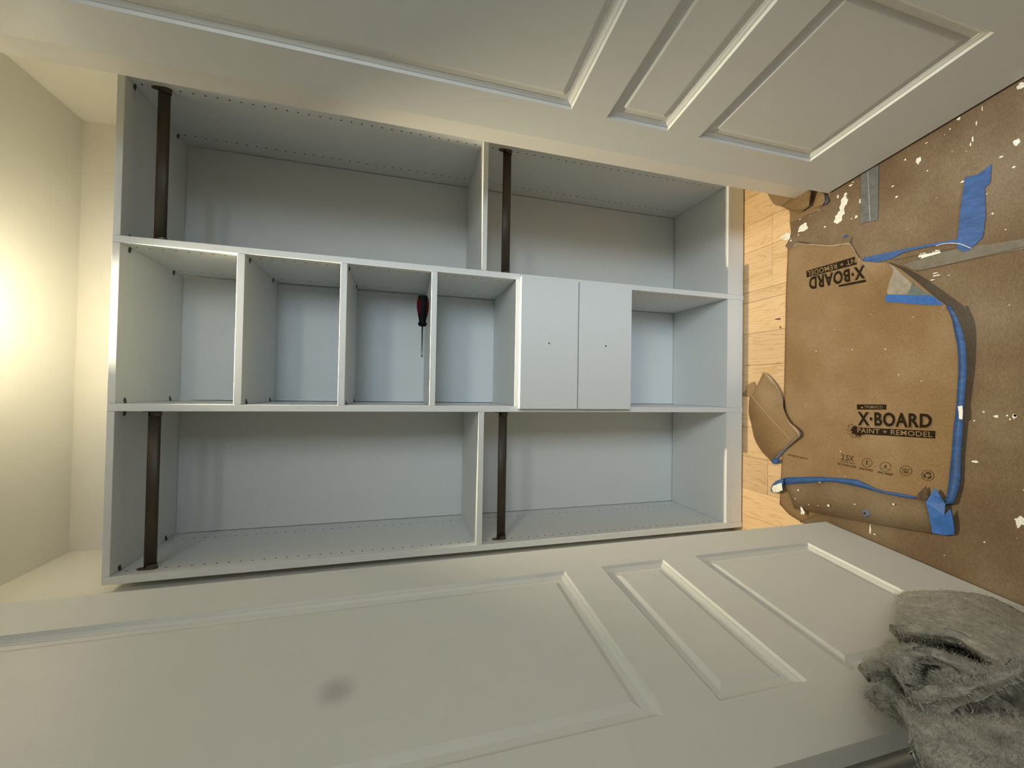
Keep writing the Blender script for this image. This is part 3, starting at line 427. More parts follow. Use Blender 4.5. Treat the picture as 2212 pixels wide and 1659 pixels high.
# ------------------------------------------------------------------ panelled doors
DOOR_W, DOOR_T, DOOR_Z0, DOOR_Z1 = 0.608, 0.035, 0.012, 2.392
PANELS = [(0.227, 0.6265), (0.7255, 0.907), (1.005, 2.275)]
PS0, PS1 = 0.1065, 0.5055
PROFILE = [(0.0, 0.0), (0.0006, 0.0014), (0.0030, 0.0056), (0.0040, 0.0060), (0.0056, 0.0062), (0.0085, 0.0078), (0.0112, 0.0098), (0.0124, 0.0102), (0.0138, 0.0104), (0.0143, 0.0116),
           (0.0255, 0.0118), (0.0370, 0.0066), (0.0380, 0.0064)]
def make_door(name, hinge, e, into, label, lean=0.0):
    e = Vector(e).normalized(); n = Vector(into).normalized()
    def P(s, d, z): return Vector((hinge[0] + lean * z, hinge[1], 0)) + e * s + n * d + Vector((0, 0, z))   # hung slightly out of plumb
    ss = [0, PS0, PS1, DOOR_W]
    zs = [DOOR_Z0] + [z for p in PANELS for z in p] + [DOOR_Z1]
    bm = bmesh.new(); cache = {}
    def V(s, d, z):
        k = (round(s, 5), round(d, 5), round(z, 5))
        if k not in cache: cache[k] = bm.verts.new(P(s, d, z))
        return cache[k]
    for j in range(len(zs) - 1):
        for i in range(3):
            if i == 1 and j % 2 == 1: continue
            for d in (0, DOOR_T):
                bm.faces.new((V(ss[i], d, zs[j]), V(ss[i + 1], d, zs[j]), V(ss[i + 1], d, zs[j + 1]), V(ss[i], d, zs[j + 1])))
    for j in range(len(zs) - 1):
        for s in (0, DOOR_W):
            bm.faces.new((V(s, 0, zs[j]), V(s, DOOR_T, zs[j]), V(s, DOOR_T, zs[j + 1]), V(s, 0, zs[j + 1])))
    for i in range(3):
        for z in (DOOR_Z0, DOOR_Z1):
            bm.faces.new((V(ss[i], 0, z), V(ss[i], DOOR_T, z), V(ss[i + 1], DOOR_T, z), V(ss[i + 1], 0, z)))
    for z0, z1 in PANELS:
        q = [(PS0, z0), (PS1, z0), (PS1, z1), (PS0, z1)]
        for (a, b), (c, d) in zip(q, q[1:] + q[:1]):
            bm.faces.new((V(a, 0, b), V(c, 0, d), V(c, DOOR_T, d), V(a, DOOR_T, b)))
    door = from_bm(name, bm, M['door'])
    tag(door, label, 'door', kind='structure')
    for z0, z1 in PANELS:
        bm = bmesh.new()
        for side in (0, 1):
            rings = []
            for w, d in PROFILE:
                dd = d if side == 0 else DOOR_T - d
                rings.append([bm.verts.new(P(s, dd, z)) for s, z in ((PS0 + w, z0 + w), (PS1 - w, z0 + w), (PS1 - w, z1 - w), (PS0 + w, z1 - w))])
            for a, b in zip(rings, rings[1:]):
                for k in range(4): bm.faces.new((a[k], a[(k + 1) % 4], b[(k + 1) % 4], b[k]))
            bm.faces.new(rings[-1])
        bmesh.ops.recalc_face_normals(bm, faces=bm.faces)
        # each face of the panel must look outwards from the middle of the slab
        for f in bm.faces:
            c = f.calc_center_median(); dm = (c - P(0, DOOR_T / 2, 0)).dot(n)
            if f.normal.dot(n) * dm < 0: f.normal_flip()
        me = bpy.data.meshes.new('door_panel'); bm.to_mesh(me); bm.free()
        link('door_panel', me, M['door_panel'] if name == 'door_2' else M['door'], door)
    return door, P

# left door has a faint grey smudge on its tall panel
m = M['door'].copy(); m.name = 'door_paint_smudged'; M['door_panel'] = m
nt = m.node_tree; N = nt.nodes; L = nt.links; b = N['Principled BSDF']
src = b.inputs['Base Color'].links[0].from_socket
tc = N.new('ShaderNodeTexCoord'); dist = N.new('ShaderNodeVectorMath'); dist.operation = 'DISTANCE'
dist.inputs[1].default_value = (0.0943 - 0.0066 + 0.006, -0.7017 + 0.006, 1.492 + 0.006)
nz = N.new('ShaderNodeTexNoise'); nz.inputs['Scale'].default_value = 45
av = N.new('ShaderNodeVectorMath'); av.operation = 'MULTIPLY_ADD'; av.inputs[1].default_value = (0.012, 0.012, 0.012)
L.new(tc.outputs['Object'], nz.inputs['Vector']); L.new(nz.outputs['Color'], av.inputs[0]); L.new(tc.outputs['Object'], av.inputs[2])
L.new(av.outputs[0], dist.inputs[0])
mr = N.new('ShaderNodeMapRange'); mr.interpolation_type = 'SMOOTHSTEP'
mr.inputs[1].default_value = 0.004; mr.inputs[2].default_value = 0.040; mr.inputs[3].default_value = 0.50; mr.inputs[4].default_value = 0.0
L.new(dist.outputs['Value'], mr.inputs[0])
mx = N.new('ShaderNodeMix'); mx.data_type = 'RGBA'
L.new(mr.outputs[0], mx.inputs[0]); L.new(src, mx.inputs[6]); mx.inputs[7].default_value = (0.25, 0.25, 0.235, 1)
L.new(mx.outputs[2], b.inputs['Base Color'])

make_door('door_1', (1.24798, -0.35887), (0.144594, -0.989491, 0), (0.989491, 0.144594, 0), 'open white panelled closet door on the right')
make_door('door_2', (0.13500, -0.35779), (-0.117453, -0.993078, 0), (-0.993078, 0.117453, 0), 'open white panelled closet door on the left with a grey smudge', -0.0044)

# ------------------------------------------------------------------ closet lamp (just above the frame)
RLX, RLY = 1.62, -2.36
LAMP = Vector((0.76, -0.016, 0))
lamp = empty('ceiling_lamp', (LAMP.x, LAMP.y, H_CEIL))
tag(lamp, 'small round closet lamp on the ceiling over the shelving', 'lamp')
bm = bmesh.new(); lathe(bm, [(H_CEIL - 0.012, 0.034), (H_CEIL - 0.0105, 0.037), (H_CEIL, 0.037)], 28, 'z', (LAMP.x, LAMP.y, 0))
o = from_bm('lamp_base', bm, M['white_plastic']); o.parent = lamp; o.matrix_parent_inverse = Matrix.Translation((-LAMP.x, -LAMP.y, -H_CEIL))
bulb_m = bpy.data.materials.new('lamp_bulb'); bulb_m.use_nodes = True
nb = bulb_m.node_tree.nodes['Principled BSDF']
nb.inputs['Base Color'].default_value = (1, 0.9, 0.7, 1); nb.inputs['Emission Color'].default_value = (1.0, 0.80, 0.52, 1); nb.inputs['Emission Strength'].default_value = 12
bm = bmesh.new(); lathe(bm, [(H_CEIL - 0.050, 0.003), (H_CEIL - 0.047, 0.009), (H_CEIL - 0.040, 0.0135), (H_CEIL - 0.030, 0.0135), (H_CEIL - 0.018, 0.009), (H_CEIL - 0.010, 0.009)], 20, 'z', (LAMP.x, LAMP.y, 0))
o = from_bm('bulb', bm, bulb_m, None, True); o.parent = lamp; o.matrix_parent_inverse = Matrix.Translation((-LAMP.x, -LAMP.y, -H_CEIL))
LAMP_COLOR = (1.0, 0.87, 0.60)
ld = bpy.data.lights.new('bulb_light', 'SPOT'); ld.spot_size = math.radians(72); ld.spot_blend = 1.0; ld.shadow_soft_size = 0.009; ld.energy = 118; ld.color = LAMP_COLOR
lo = bpy.data.objects.new('bulb_light', ld); COL.objects.link(lo); lo.parent = lamp; lo.location = (0, 0, -0.062)
# the frosted bulb also spills light sideways onto the ceiling
lg = bpy.data.lights.new('bulb_glow', 'POINT'); lg.energy = 1.15; lg.color = LAMP_COLOR; lg.shadow_soft_size = 0.016
lgo = bpy.data.objects.new('bulb_glow', lg); COL.objects.link(lgo); lgo.parent = lamp; lgo.location = (0, -0.012, -0.058)

# added ceiling panel behind the photographer, gives warm ambient fill
rl = empty('room_ceiling_lamp', (RLX, RLY, H_CEIL))
tag(rl, 'flat rectangular ceiling panel lamp of the room', 'lamp')
o = box('lamp_frame', -0.47, 0.47, -0.37, 0.37, -0.03, 0.0, M['white_plastic'], rl, 0.004)
rd = bpy.data.lights.new('room_lamp_light', 'AREA'); rd.shape = 'RECTANGLE'; rd.size = 0.9; rd.size_y = 0.7; rd.energy = 20.5; rd.color = (1.0, 0.98, 0.84)
ro = bpy.data.objects.new('room_lamp_light', rd); COL.objects.link(ro); ro.parent = rl; ro.location = (0, 0, -0.032)

# ------------------------------------------------------------------ shelving unit
unit = empty('closet_shelving_unit', (0.73, 0.17, 0))
tag(unit, 'white built-in closet shelving unit with cubbies, drawers and hanging rods', 'shelving')
UINV = Matrix.Translation((-0.73, -0.17, 0))
def part(o, p=None):
    o.parent = p or unit
    if p is None: o.matrix_parent_inverse = UINV
    return o
TOP, TOPI, BS, BK = 2.1901, 2.1719, 0.0841, 0.3521
PX = [(0.0, 0.0211), (0.4826, 0.5031), (0.9586, 0.9787), (1.4400, 1.4605)]
COLS = [(PX[i][1], PX[i + 1][0]) for i in range(3)]
panels = []
for i, (a, b) in enumerate(PX):
    panels.append(part(box('side_panel' if i in (0, 3) else 'divider_panel', a, b, 0.0, BK + 0.006, 0.003, TOP, M['melamine'], bevel=0.0007)))
def fasteners(shelf, xa, xb, z):
    for xx, sgn in ((xa, 1), (xb, -1)):
        for yy in (0.042, 0.285):
            bm = bmesh.new()
            lathe(bm, [(z - 0.0008, 0.0062), (z + 0.0002, 0.0066)], 12, 'z', (xx + sgn * 0.0105, yy, 0))
            add_box(bm, min(xx + sgn * 0.0005, xx + sgn * 0.009), max(xx + sgn * 0.0005, xx + sgn * 0.009), yy - 0.003, yy + 0.003, z - 0.0035, z)
            part(from_bm('shelf_fastener', bm, M['steel']), shelf)
def shelf(name, col, z0, z1, fast=True):
    xa, xb = COLS[col]
    s = part(box(name, xa + 0.0005, xb - 0.0005, 0.0, BK - (0.004 if name == 'bottom_shelf' else 0.0022), z0, z1, M['melamine'], bevel=0.0007))
    if fast: fasteners(s, xa, xb, z0)
    return s
for c in range(3):
    shelf('top_board', c, TOPI, TOP)
    shelf('bottom_shelf', c, BS - 0.019, BS, False)
    xa, xb = COLS[c]
    part(box('toe_kick', xa + 0.0003, xb - 0.0003, 0.0012, 0.017, 0.005, BS - 0.0202, M['melamine'], bevel=0.0005))
    part(box('back_panel', xa + 0.0022, xb - 0.0022, BK + 0.0006, BK + 0.0055, BS - 0.02, TOP - 0.002, M['back']))
shelf('shelf', 0, 1.1171, 1.1371, False)
shelf('shelf', 2, 1.1175, 1.1352, False)
for z0, z1, f in ((1.8625, 1.8831, True), (1.5734, 1.5935, True), (1.2872, 1.3067, False), (0.9885, 1.0077, False)):
    shelf('shelf', 1, z0, z1, f)
# rows of shelf-pin holes, 32 mm apart
SHZ = {0: [(1.1171, 1.1371)], 1: [(1.8625, 1.8831), (1.5734, 1.5935), (1.2872, 1.3067), (0.55, 1.01)], 2: [(1.1175, 1.1352)]}
def holes(panel, xface, sgn, col):
    bm = bmesh.new()
    for y in (0.0362, 0.2852):
        k = -52
        while True:
            z = 1.7351 + 0.032 * k; k += 1
            if z > 2.16: break
            if z < BS + 0.02 or any(a - 0.006 < z < b + 0.006 for a, b in SHZ[col]): continue
            n = 10
            ring = [bm.verts.new((xface + sgn * 0.00025, y + 0.0030 * math.cos(2 * math.pi * i / n), z + 0.0030 * math.sin(2 * math.pi * i / n))) for i in range(n)]
            bm.faces.new(ring)
    o = part(from_bm('pin_holes', bm, M['hole']), panel)
    tag(o, kind='stuff')
holes(panels[0], PX[0][1], 1, 0); holes(panels[1], PX[1][0], -1, 0)
holes(panels[1], PX[1][1], 1, 1); holes(panels[2], PX[2][0], -1, 1)
holes(panels[2], PX[2][1], 1, 2); holes(panels[3], PX[3][0], -1, 2)
# drawers with overlay fronts
for z0, z1 in ((0.7739, 0.9945), (0.5515, 0.7700)):
    bm = bmesh.new()
    bx0, bx1 = 0.516, 0.946
    for b in ((bx0, bx0 + 0.012, 0.0, 0.33, z0 + 0.02, z1 - 0.045), (bx1 - 0.012, bx1, 0.0, 0.33, z0 + 0.02, z1 - 0.045), (bx0 + 0.012, bx1 - 0.012, 0.318, 0.33, z0 + 0.02, z1 - 0.045), (bx0, bx1, 0.0, 0.33, z0 + 0.012, z0 + 0.02)):
        add_box(bm, *b)
    d = part(from_bm('drawer', bm, M['melamine']))
    fr = part(box('drawer_front', 0.4948, 0.9660, -0.0205, -0.0015, z0, z1, M['melamine'], bevel=0.0009), d)
    zc = 0.887 if z0 > 0.7 else 0.660
    bm = bmesh.new(); lathe(bm, [(-0.0208, 0.0030), (-0.0200, 0.0030)], 14, 'y', (0.7315, 0, zc))
    part(from_bm('knob_hole', bm, M['hole']), d)
# hanging rods: oval bronze tube between two cup flanges
def rod(col, zc):
    xa, xb = COLS[col]; yc = 0.0372
    n = 24
    prof = []
    for k in range(n):
        a = 2 * math.pi * k / n
        cx, sx = math.cos(a), math.sin(a)
        yy = 0.0072 * math.copysign(abs(cx) ** 0.8, cx); zz = 0.0155 * math.copysign(abs(sx) ** 0.75, sx)
        prof.append((yy, zz))
    bm = bmesh.new()
    ra = [bm.verts.new((xa + 0.003, yc + y, zc + z)) for y, z in prof]; rb = [bm.verts.new((xb - 0.003, yc + y, zc + z)) for y, z in prof]
    for k in range(n): bm.faces.new((ra[k], ra[(k + 1) % n], rb[(k + 1) % n], rb[k]))
    bm.faces.new(ra); bm.faces.new(rb)
    r = part(from_bm('hanging_rod', bm, M['bronze'], None, True))
    for xx, sg in ((xa, 1), (xb, -1)):
        bm = bmesh.new()
        # thin oval backplate with a tongue reaching upwards
        out = []
        for k in range(28):
            a = 2 * math.pi * k / 28
            y = 0.0105 * math.cos(a); z = 0.0195 * math.sin(a)
            if math.sin(a) > 0: z = 0.033 * math.sin(a) ** 0.8; y *= 0.95
            out.append((y, z))
        A = [bm.verts.new((xx + sg * 0.0003, yc + y, zc + z)) for y, z in out]; B = [bm.verts.new((xx + sg * 0.0040, yc + y * 0.92, zc + z * 0.97)) for y, z in out]
        for k in range(28): bm.faces.new((A[k], A[(k + 1) % 28], B[(k + 1) % 28], B[k]))
        bm.faces.new(A); bm.faces.new(B)
        # cup around the lower part of the rod
        cup = [(y * 1.32, z * 1.12) for y, z in prof if z < 0.006]
        cup.sort(key=lambda p: math.atan2(-p[0], -p[1] + 0.0001))
        C0 = [bm.verts.new((xx + sg * 0.004, yc + y, zc + z)) for y, z in cup]; C1 = [bm.verts.new((xx + sg * (0.015 if z < -0.004 else 0.012), yc + y, zc + z)) for y, z in cup]
        D0 = [bm.verts.new((xx + sg * 0.004, yc + y * 0.8, zc + z * 0.94)) for y, z in cup]; D1 = [bm.verts.new((xx + sg * (0.015 if z < -0.004 else 0.012), yc + y * 0.8, zc + z * 0.94)) for y, z in cup]
        for k in range(len(cup) - 1):
            bm.faces.new((C0[k], C0[k + 1], C1[k + 1], C1[k])); bm.faces.new((D0[k], D0[k + 1], D1[k + 1], D1[k])); bm.faces.new((C1[k], C1[k + 1], D1[k + 1], D1[k]))
        for k in (0, len(cup) - 1): bm.faces.new((C0[k], C1[k], D1[k], D0[k]))
        part(from_bm('rod_flange', bm, M['bronze_cup']), r)
for c in (0, 2):
    rod(c, 2.0955); rod(c, 1.0400)

# ------------------------------------------------------------------ screwdriver lying on the third cubby shelf
sd = empty('screwdriver', (0.79, 0.120, 1.3067))
tag(sd, 'red and black handled screwdriver lying on a cubby shelf', 'screwdriver')
SINV = Matrix.Translation((-0.79, -0.120, -1.3067))
def sdp(o): o.parent = sd; o.matrix_parent_inverse = SINV; return o
zc, yc = 1.3067 + 0.0212, 0.120
hp = [(0.9000, 0.0150), (0.8960, 0.0166), (0.8880, 0.0192), (0.8740, 0.0209), (0.8580, 0.0208), (0.8420, 0.0190), (0.8260, 0.0160), (0.8120, 0.0131), (0.8060, 0.0122), (0.8035, 0.0130), (0.8005, 0.0146), (0.7970, 0.0156), (0.7930, 0.0152), (0.7895, 0.0128), (0.7878, 0.0080)]
bm = bmesh.new(); lathe(bm, hp, 28, 'x', (0, yc, zc)); sdp(from_bm('handle', bm, M['black_rubber'], None, True))
bm = bmesh.new()
for ang in (math.radians(205), math.radians(325), math.radians(85)):
    n = 7; prev = None
    for t, r in [p for p in hp if 0.815 < p[0] < 0.893]:
        row = []
        for k in range(n):
            a = ang + (k / (n - 1) - 0.5) * (1.05 if 0.83 < t < 0.885 else 0.5)
            row.append(bm.verts.new((t, yc + math.sin(a) * (r + 0.0006), zc - math.cos(a) * (r + 0.0006) * -1)))
        if prev:
            for k in range(n - 1): bm.faces.new((prev[k], prev[k + 1], row[k + 1], row[k]))
        prev = row
o = sdp(from_bm('grip_inlay', bm, M['red'], None, True)); o['label'] = 'dark red grip inlays'
bm = bmesh.new(); lathe(bm, [(0.9035, 0.0085), (0.9030, 0.0110), (0.9005, 0.0146), (0.8985, 0.0158)], 24, 'x', (0, yc, zc)); sdp(from_bm('end_cap', bm, M['cap'], None, True))
bm = bmesh.new(); lathe(bm, [(0.7885, 0.0030), (0.6850, 0.0030), (0.6835, 0.0034), (0.6790, 0.0034), (0.6746, 0.0012)], 16, 'x', (0, yc, zc)); sdp(from_bm('shaft', bm, M['chrome'], None, True))

# ------------------------------------------------------------------ floor protection paper
edge = [Vector(p) for p in DATA['D_edge']]
outline = [Vector((RX1 - 0.01, -0.385, 0.001)), Vector((1.40, -0.385, 0.001)), Vector((1.28, -0.375, 0.001)), Vector((1.272, -0.26, 0.001)), Vector((1.262, -0.205, 0.001))] + edge + \
          [Vector((0.10, -0.31, 0.001)), Vector((0.09, -0.375, 0.001)), Vector((0.0, -0.385, 0.001)), Vector((RX0 + 0.01, -0.385, 0.001)), Vector((RX0 + 0.01, RY + 0.01, 0.001)), Vector((RX1 - 0.01, RY + 0.01, 0.001))]
base = slab('floor_paper', [(p.x, p.y, 0.0002) for p in outline], 0.001, M['paper_old'])
tag(base, 'worn paint-spattered brown paper covering the room floor', 'floor paper')
def splat_mesh(name, items, parent, zfun):
    bm = bmesh.new()
    for q_, it in enumerate(items):
        x, y, z, rx, ry = it
        z += 0.00003 * (q_ % 7)
        n = 18; ph = random.random() * 6
        ring = []
        for k in range(n):
            a = 2 * math.pi * k / n
            w = 1 + 0.10 * math.sin(3 * a + ph) + 0.12 * math.sin(5 * a + 2 * ph) + random.uniform(-0.18, 0.14)
            ring.append(bm.verts.new((x + rx * w * math.cos(a), y + ry * w * math.sin(a), z)))
        bm.faces.new(ring)
    o = from_bm(name, bm, M['white_paint'], parent)
    return tag(o, kind='stuff')
splat_mesh('paint_splatter', [(x, y, 0.0015, rx, ry) for x, y, ry, rx in DATA['splats']], base, None)
splat_mesh('paint_scuffs', [(x, y, 0.0015, rx, ry) for x, y, ry, rx in DATA['scuffs']], base, None)
for k in ('crack1', 'crack2'): slab('crack', DATA[k], 0.0003, M['dark_paper'], base)
for k in ('knot1', 'knot2'): slab('knot', DATA[k], 0.0003, M['dark_paper'], floor)
tag(slab('blue_tape_scrap', DATA['scrap'], 0.0006, M['blue']), 'tiny torn scrap of blue tape above the upside-down print', 'tape')
extra = []
for k in range(55):
    x, y = random.uniform(0.1, 1.5), random.uniform(-1.3, -0.25)
    r = random.choice((0.0006, 0.0008, 0.001, 0.0013, 0.002))
    extra.append((x, y, 0.0015, r, r * random.uniform(0.6, 1.6)))
splat_mesh('paint_specks', extra, base, None)

# the newer printed sheet: transfinite surface between its four edges, its far edge curls up
Nn = 41
T_, B_, L_, R_ = (resample(DATA[k], Nn) for k in ('A_top', 'A_bottom', 'A_left', 'A_right'))
rows = []
for j in range(Nn):
    t = j / (Nn - 1); row = []
    for i in range(Nn):
        s = i / (Nn - 1)
        p = (1 - t) * T_[i] + t * B_[i] + (1 - s) * L_[j] + s * R_[j] - ((1 - s) * (1 - t) * T_[0] + s * (1 - t) * T_[-1] + (1 - s) * t * B_[0] + s * t * B_[-1])
        z = 0.002 + (R_[j].z - 0.002) * s ** 3
        if j < 6: z = max(z, T_[i].z * (1 - j / 6))
        row.append((p.x, p.y, z + 0.0006))
    rows.append(row)
sheet = loft('printed_board', rows, M['paper_new'], None, 0.0010)
tag(sheet, 'printed brown floor board sheet with lifted corner and blue taped edge', 'floor paper')
bvh = BVHTree.FromPolygons([Vector(p) for r in rows for p in r], [(j * Nn + i, j * Nn + i + 1, (j + 1) * Nn + i + 1, (j + 1) * Nn + i) for j in range(Nn - 1) for i in range(Nn - 1)])
def zA(x, y, lift):
    h = bvh.ray_cast(Vector((x, y, 1.0)), Vector((0, 0, -1)))
    return (h[0].z if h[0] else 0.003) + lift

def onto(name, local, faces, quad, lift, m):
    """map unit-square points onto a quad (bl, br, tr, tl) lying on the sheet"""
    q = [Vector((p[0], p[1], 0)) for p in quad]
    vs_ = []
    for u, v in local:
        p = q[0] * (1 - u) * (1 - v) + q[1] * u * (1 - v) + q[2] * u * v + q[3] * (1 - u) * v
        vs_.append((p.x, p.y, zA(p.x, p.y, lift)))
    me = bpy.data.meshes.new(name); me.from_pydata(vs_, [], faces); me.update()
    return link(name, me, m, sheet)
def grid_quad(name, quad, lift, m, nu=24, nv=3):
    loc = [(i / nu, j / nv) for j in range(nv + 1) for i in range(nu + 1)]
    f = [(j * (nu + 1) + i, j * (nu + 1) + i + 1, (j + 1) * (nu + 1) + i + 1, (j + 1) * (nu + 1) + i) for j in range(nv) for i in range(nu)]
    return onto(name, loc, f, quad, lift, m)
def text_mesh(body, bold=0.0, outline=0.0, spacing=1.0):
    cu = bpy.data.curves.new('lettering_curve', 'FONT'); cu.body = body; cu.offset = bold; cu.space_character = spacing
    cu.resolution_u = 4
    if outline: cu.fill_mode = 'NONE'; cu.bevel_depth = outline; cu.bevel_resolution = 0
    ob = bpy.data.objects.new('lettering_curve', cu); COL.objects.link(ob)
    bpy.context.view_layer.update()
    me = bpy.data.meshes.new_from_object(ob.evaluated_get(bpy.context.evaluated_depsgraph_get()))
    vs_ = [(v.co.x, v.co.y) for v in me.vertices]; fs = [tuple(p.vertices) for p in me.polygons]
    bpy.data.objects.remove(ob); bpy.data.curves.remove(cu); bpy.data.meshes.remove(me)
    return vs_, fs
def lettering(body, quad, lift, m, bold=0.0, ref=None, outline=0.0, spacing=1.0, shift=(0, 0)):
    v, f = text_mesh(body, bold, outline, spacing)
    rv = v if ref is None else ref
    x0, x1 = min(p[0] for p in rv), max(p[0] for p in rv); y0, y1 = min(p[1] for p in rv), max(p[1] for p in rv)
    loc = [((p[0] - x0) / (x1 - x0) + shift[0], (p[1] - y0) / (y1 - y0) + shift[1]) for p in v]
    onto('printed_lettering', loc, f, quad, lift, m)
    return v
def label_block(pre, first):
    q = DATA
    v = lettering('X·BOARD', q[pre + 'xboard'], 0.0006, M['ink'], 0.034, spacing=1.12)
    lettering('X·BOARD', q[pre + 'xboard'], 0.0005, M['ink'], 0.034, spacing=1.12, ref=v, outline=0.006, shift=(0.011, -0.07))
    grid_quad('printed_box', q[pre + 'trimaco_box'], 0.0005, M['ink'])
    grid_quad('printed_box', q[pre + 'paint_box'], 0.0005, M['ink'])
    lettering('PAINT + REMODEL', q[pre + 'paint'], 0.0009, M['paper_new'], 0.010, spacing=1.08)
label_block('pr_', True)
label_block('pq_', False)
lettering('TRIMACO', DATA['pr_trimaco'], 0.0009, M['paper_new'], 0.006, spacing=1.12)
tri = [Vector((p[0], p[1], 0)) for p in DATA['pr_trimaco_box']]
onto('printed_mark', [(0.12, 0.3), (0.24, 0.3), (0.19, 0.62)], [(0, 1, 2)], DATA['pr_trimaco_box'], 0.0009, M['paper_new'])
lettering('2.5X', DATA['pr_25x'], 0.0006, M['ink_brown'], 0.012)
lettering('THICKER THAN', DATA['pr_t1'], 0.0006, M['ink_brown'])
lettering('RED ROSIN PAPER', DATA['pr_t2'], 0.0006, M['ink_brown'], 0.02)
lettering('BREATHABLE', DATA['pr_t3'], 0.0006, M['ink_brown'], 0.01)
lettering('SPILL RESIST', DATA['pr_t4'], 0.0006, M['ink_brown'], 0.03)
lettering('USE PRINTED SIDE UP', DATA['pr_use'], 0.0006, M['ink_brown'], 0.03)
# round icons
for k, (cx, cy, ax, ay, bx, by) in enumerate(DATA['icons']):
    quad = [(cx - ax - bx, cy - ay - by), (cx + ax - bx, cy + ay - by), (cx + ax + bx, cy + ay + by), (cx - ax + bx, cy - ay + by)]
    loc, f = [], []
    n = 40
    for i in range(n):
        a = 2 * math.pi * i / n
        for r in (0.5, 0.455): loc.append((0.5 + r * math.cos(a), 0.5 + r * math.sin(a)))
    f = [(2 * i, 2 * ((i + 1) % n), 2 * ((i + 1) % n) + 1, 2 * i + 1) for i in range(n)]
    def poly(pts):
        b0 = len(loc); loc.extend(pts); f.append(tuple(range(b0, b0 + len(pts))))
    if k == 0:
        poly([(0.45, 0.3), (0.55, 0.3), (0.55, 0.55), (0.64, 0.55), (0.5, 0.78), (0.36, 0.55), (0.45, 0.55)])
        poly([(0.1, 0.27), (0.4, 0.32), (0.9, 0.22), (0.9, 0.25), (0.4, 0.35), (0.1, 0.30)])
    elif k == 1:
        poly([(0.5, 0.76), (0.40, 0.52), (0.43, 0.42), (0.5, 0.38), (0.58, 0.42), (0.60, 0.52)])
        poly([(0.1, 0.27), (0.4, 0.32), (0.9, 0.22), (0.9, 0.25), (0.4, 0.35), (0.1, 0.30)])
    elif k == 3:
        for g in range(3):
            a0 = g * 2 * math.pi / 3 + 0.5; pts = []
            for i in range(7): pts.append((0.5 + 0.34 * math.cos(a0 + i * 0.25), 0.5 + 0.34 * math.sin(a0 + i * 0.25)))
            pts.append((0.5 + 0.22 * math.cos(a0 + 1.9), 0.5 + 0.22 * math.sin(a0 + 1.9)))
            for i in range(6, -1, -1): pts.append((0.5 + 0.16 * math.cos(a0 + i * 0.25), 0.5 + 0.16 * math.sin(a0 + i * 0.25)))
            poly(pts)
    onto('printed_icon', loc, f, quad, 0.0006, M['ink_brown'])
    if k == 2:
        Q = [Vector((*p, 0)) for p in quad]
        def sub(u0, v0, u1, v1): return [tuple((Q[0] * (1 - u) * (1 - v) + Q[1] * u * (1 - v) + Q[2] * u * v + Q[3] * (1 - u) * v)[:2]) for u, v in ((u0, v0), (u1, v0), (u1, v1), (u0, v1))]
        lettering('MADE IN', sub(0.22, 0.56, 0.78, 0.70), 0.0006, M['ink_brown'], 0.02)
        lettering('USA', sub(0.24, 0.26, 0.76, 0.50), 0.0006, M['ink_brown'], 0.04)
# ink splash left of the title
cx, cy, ax, ay, bx, by = DATA['spl'][0]
def spl(items, name='printed_splash'):
    quad = [(cx - ax - bx, cy - ay - by), (cx + ax - bx, cy + ay - by), (cx + ax + bx, cy + ay + by), (cx - ax + bx, cy - ay + by)]
    loc, f = [], []
    for u, v, r, wob in items:
        n = 26 if r > 0.1 else 9; b0 = len(loc); ph = random.random() * 6
        for i in range(n):
            a = 2 * math.pi * i / n
            w = 1 + wob * math.sin(7 * a + ph) + wob * 0.8 * math.sin(11 * a + 2 * ph) + random.uniform(-wob, wob) * 0.6
            loc.append((u + r * w * math.cos(a), v + r * w * math.sin(a)))
        f.append(tuple(range(b0, b0 + n)))
    o = onto(name, loc, f, quad, 0.00055, M['ink']); tag(o, kind='stuff')
items = [(0.50, 0.52, 0.26, 0.22), (0.42, 0.62, 0.16, 0.25), (0.72, 0.38, 0.2, 0.3), (0.95, 0.36, 0.13, 0.4)]
for k in range(46):
    a = random.uniform(1.6, 5.6); d = random.uniform(0.30, 0.62)
    items.append((0.50 + d * math.cos(a), 0.5 + d * math.sin(a) * 0.8, random.uniform(0.008, 0.034), 0.3))
for k in range(10): items.append((random.uniform(0.6, 1.35), random.uniform(-0.08, 0.22), random.uniform(0.008, 0.022), 0.3))
spl(items)
# sparse paint dots on the printed sheet
def dots_on_sheet(pts):
    bm = bmesh.new()
    for x, y, r in pts:
        ring = [bm.verts.new((x + r * math.cos(a) * 1.2, y + r * math.sin(a), zA(x, y, 0.0008))) for a in [2 * math.pi * i / 8 for i in range(8)]]
        bm.faces.new(ring)
    tag(from_bm('paint_specks', bm, M['white_paint'], sheet), kind='stuff')
dots_on_sheet([(random.uniform(0.28, 0.95), random.uniform(-0.62, -0.24), random.choice((0.0009, 0.0012, 0.0016))) for k in range(14)])
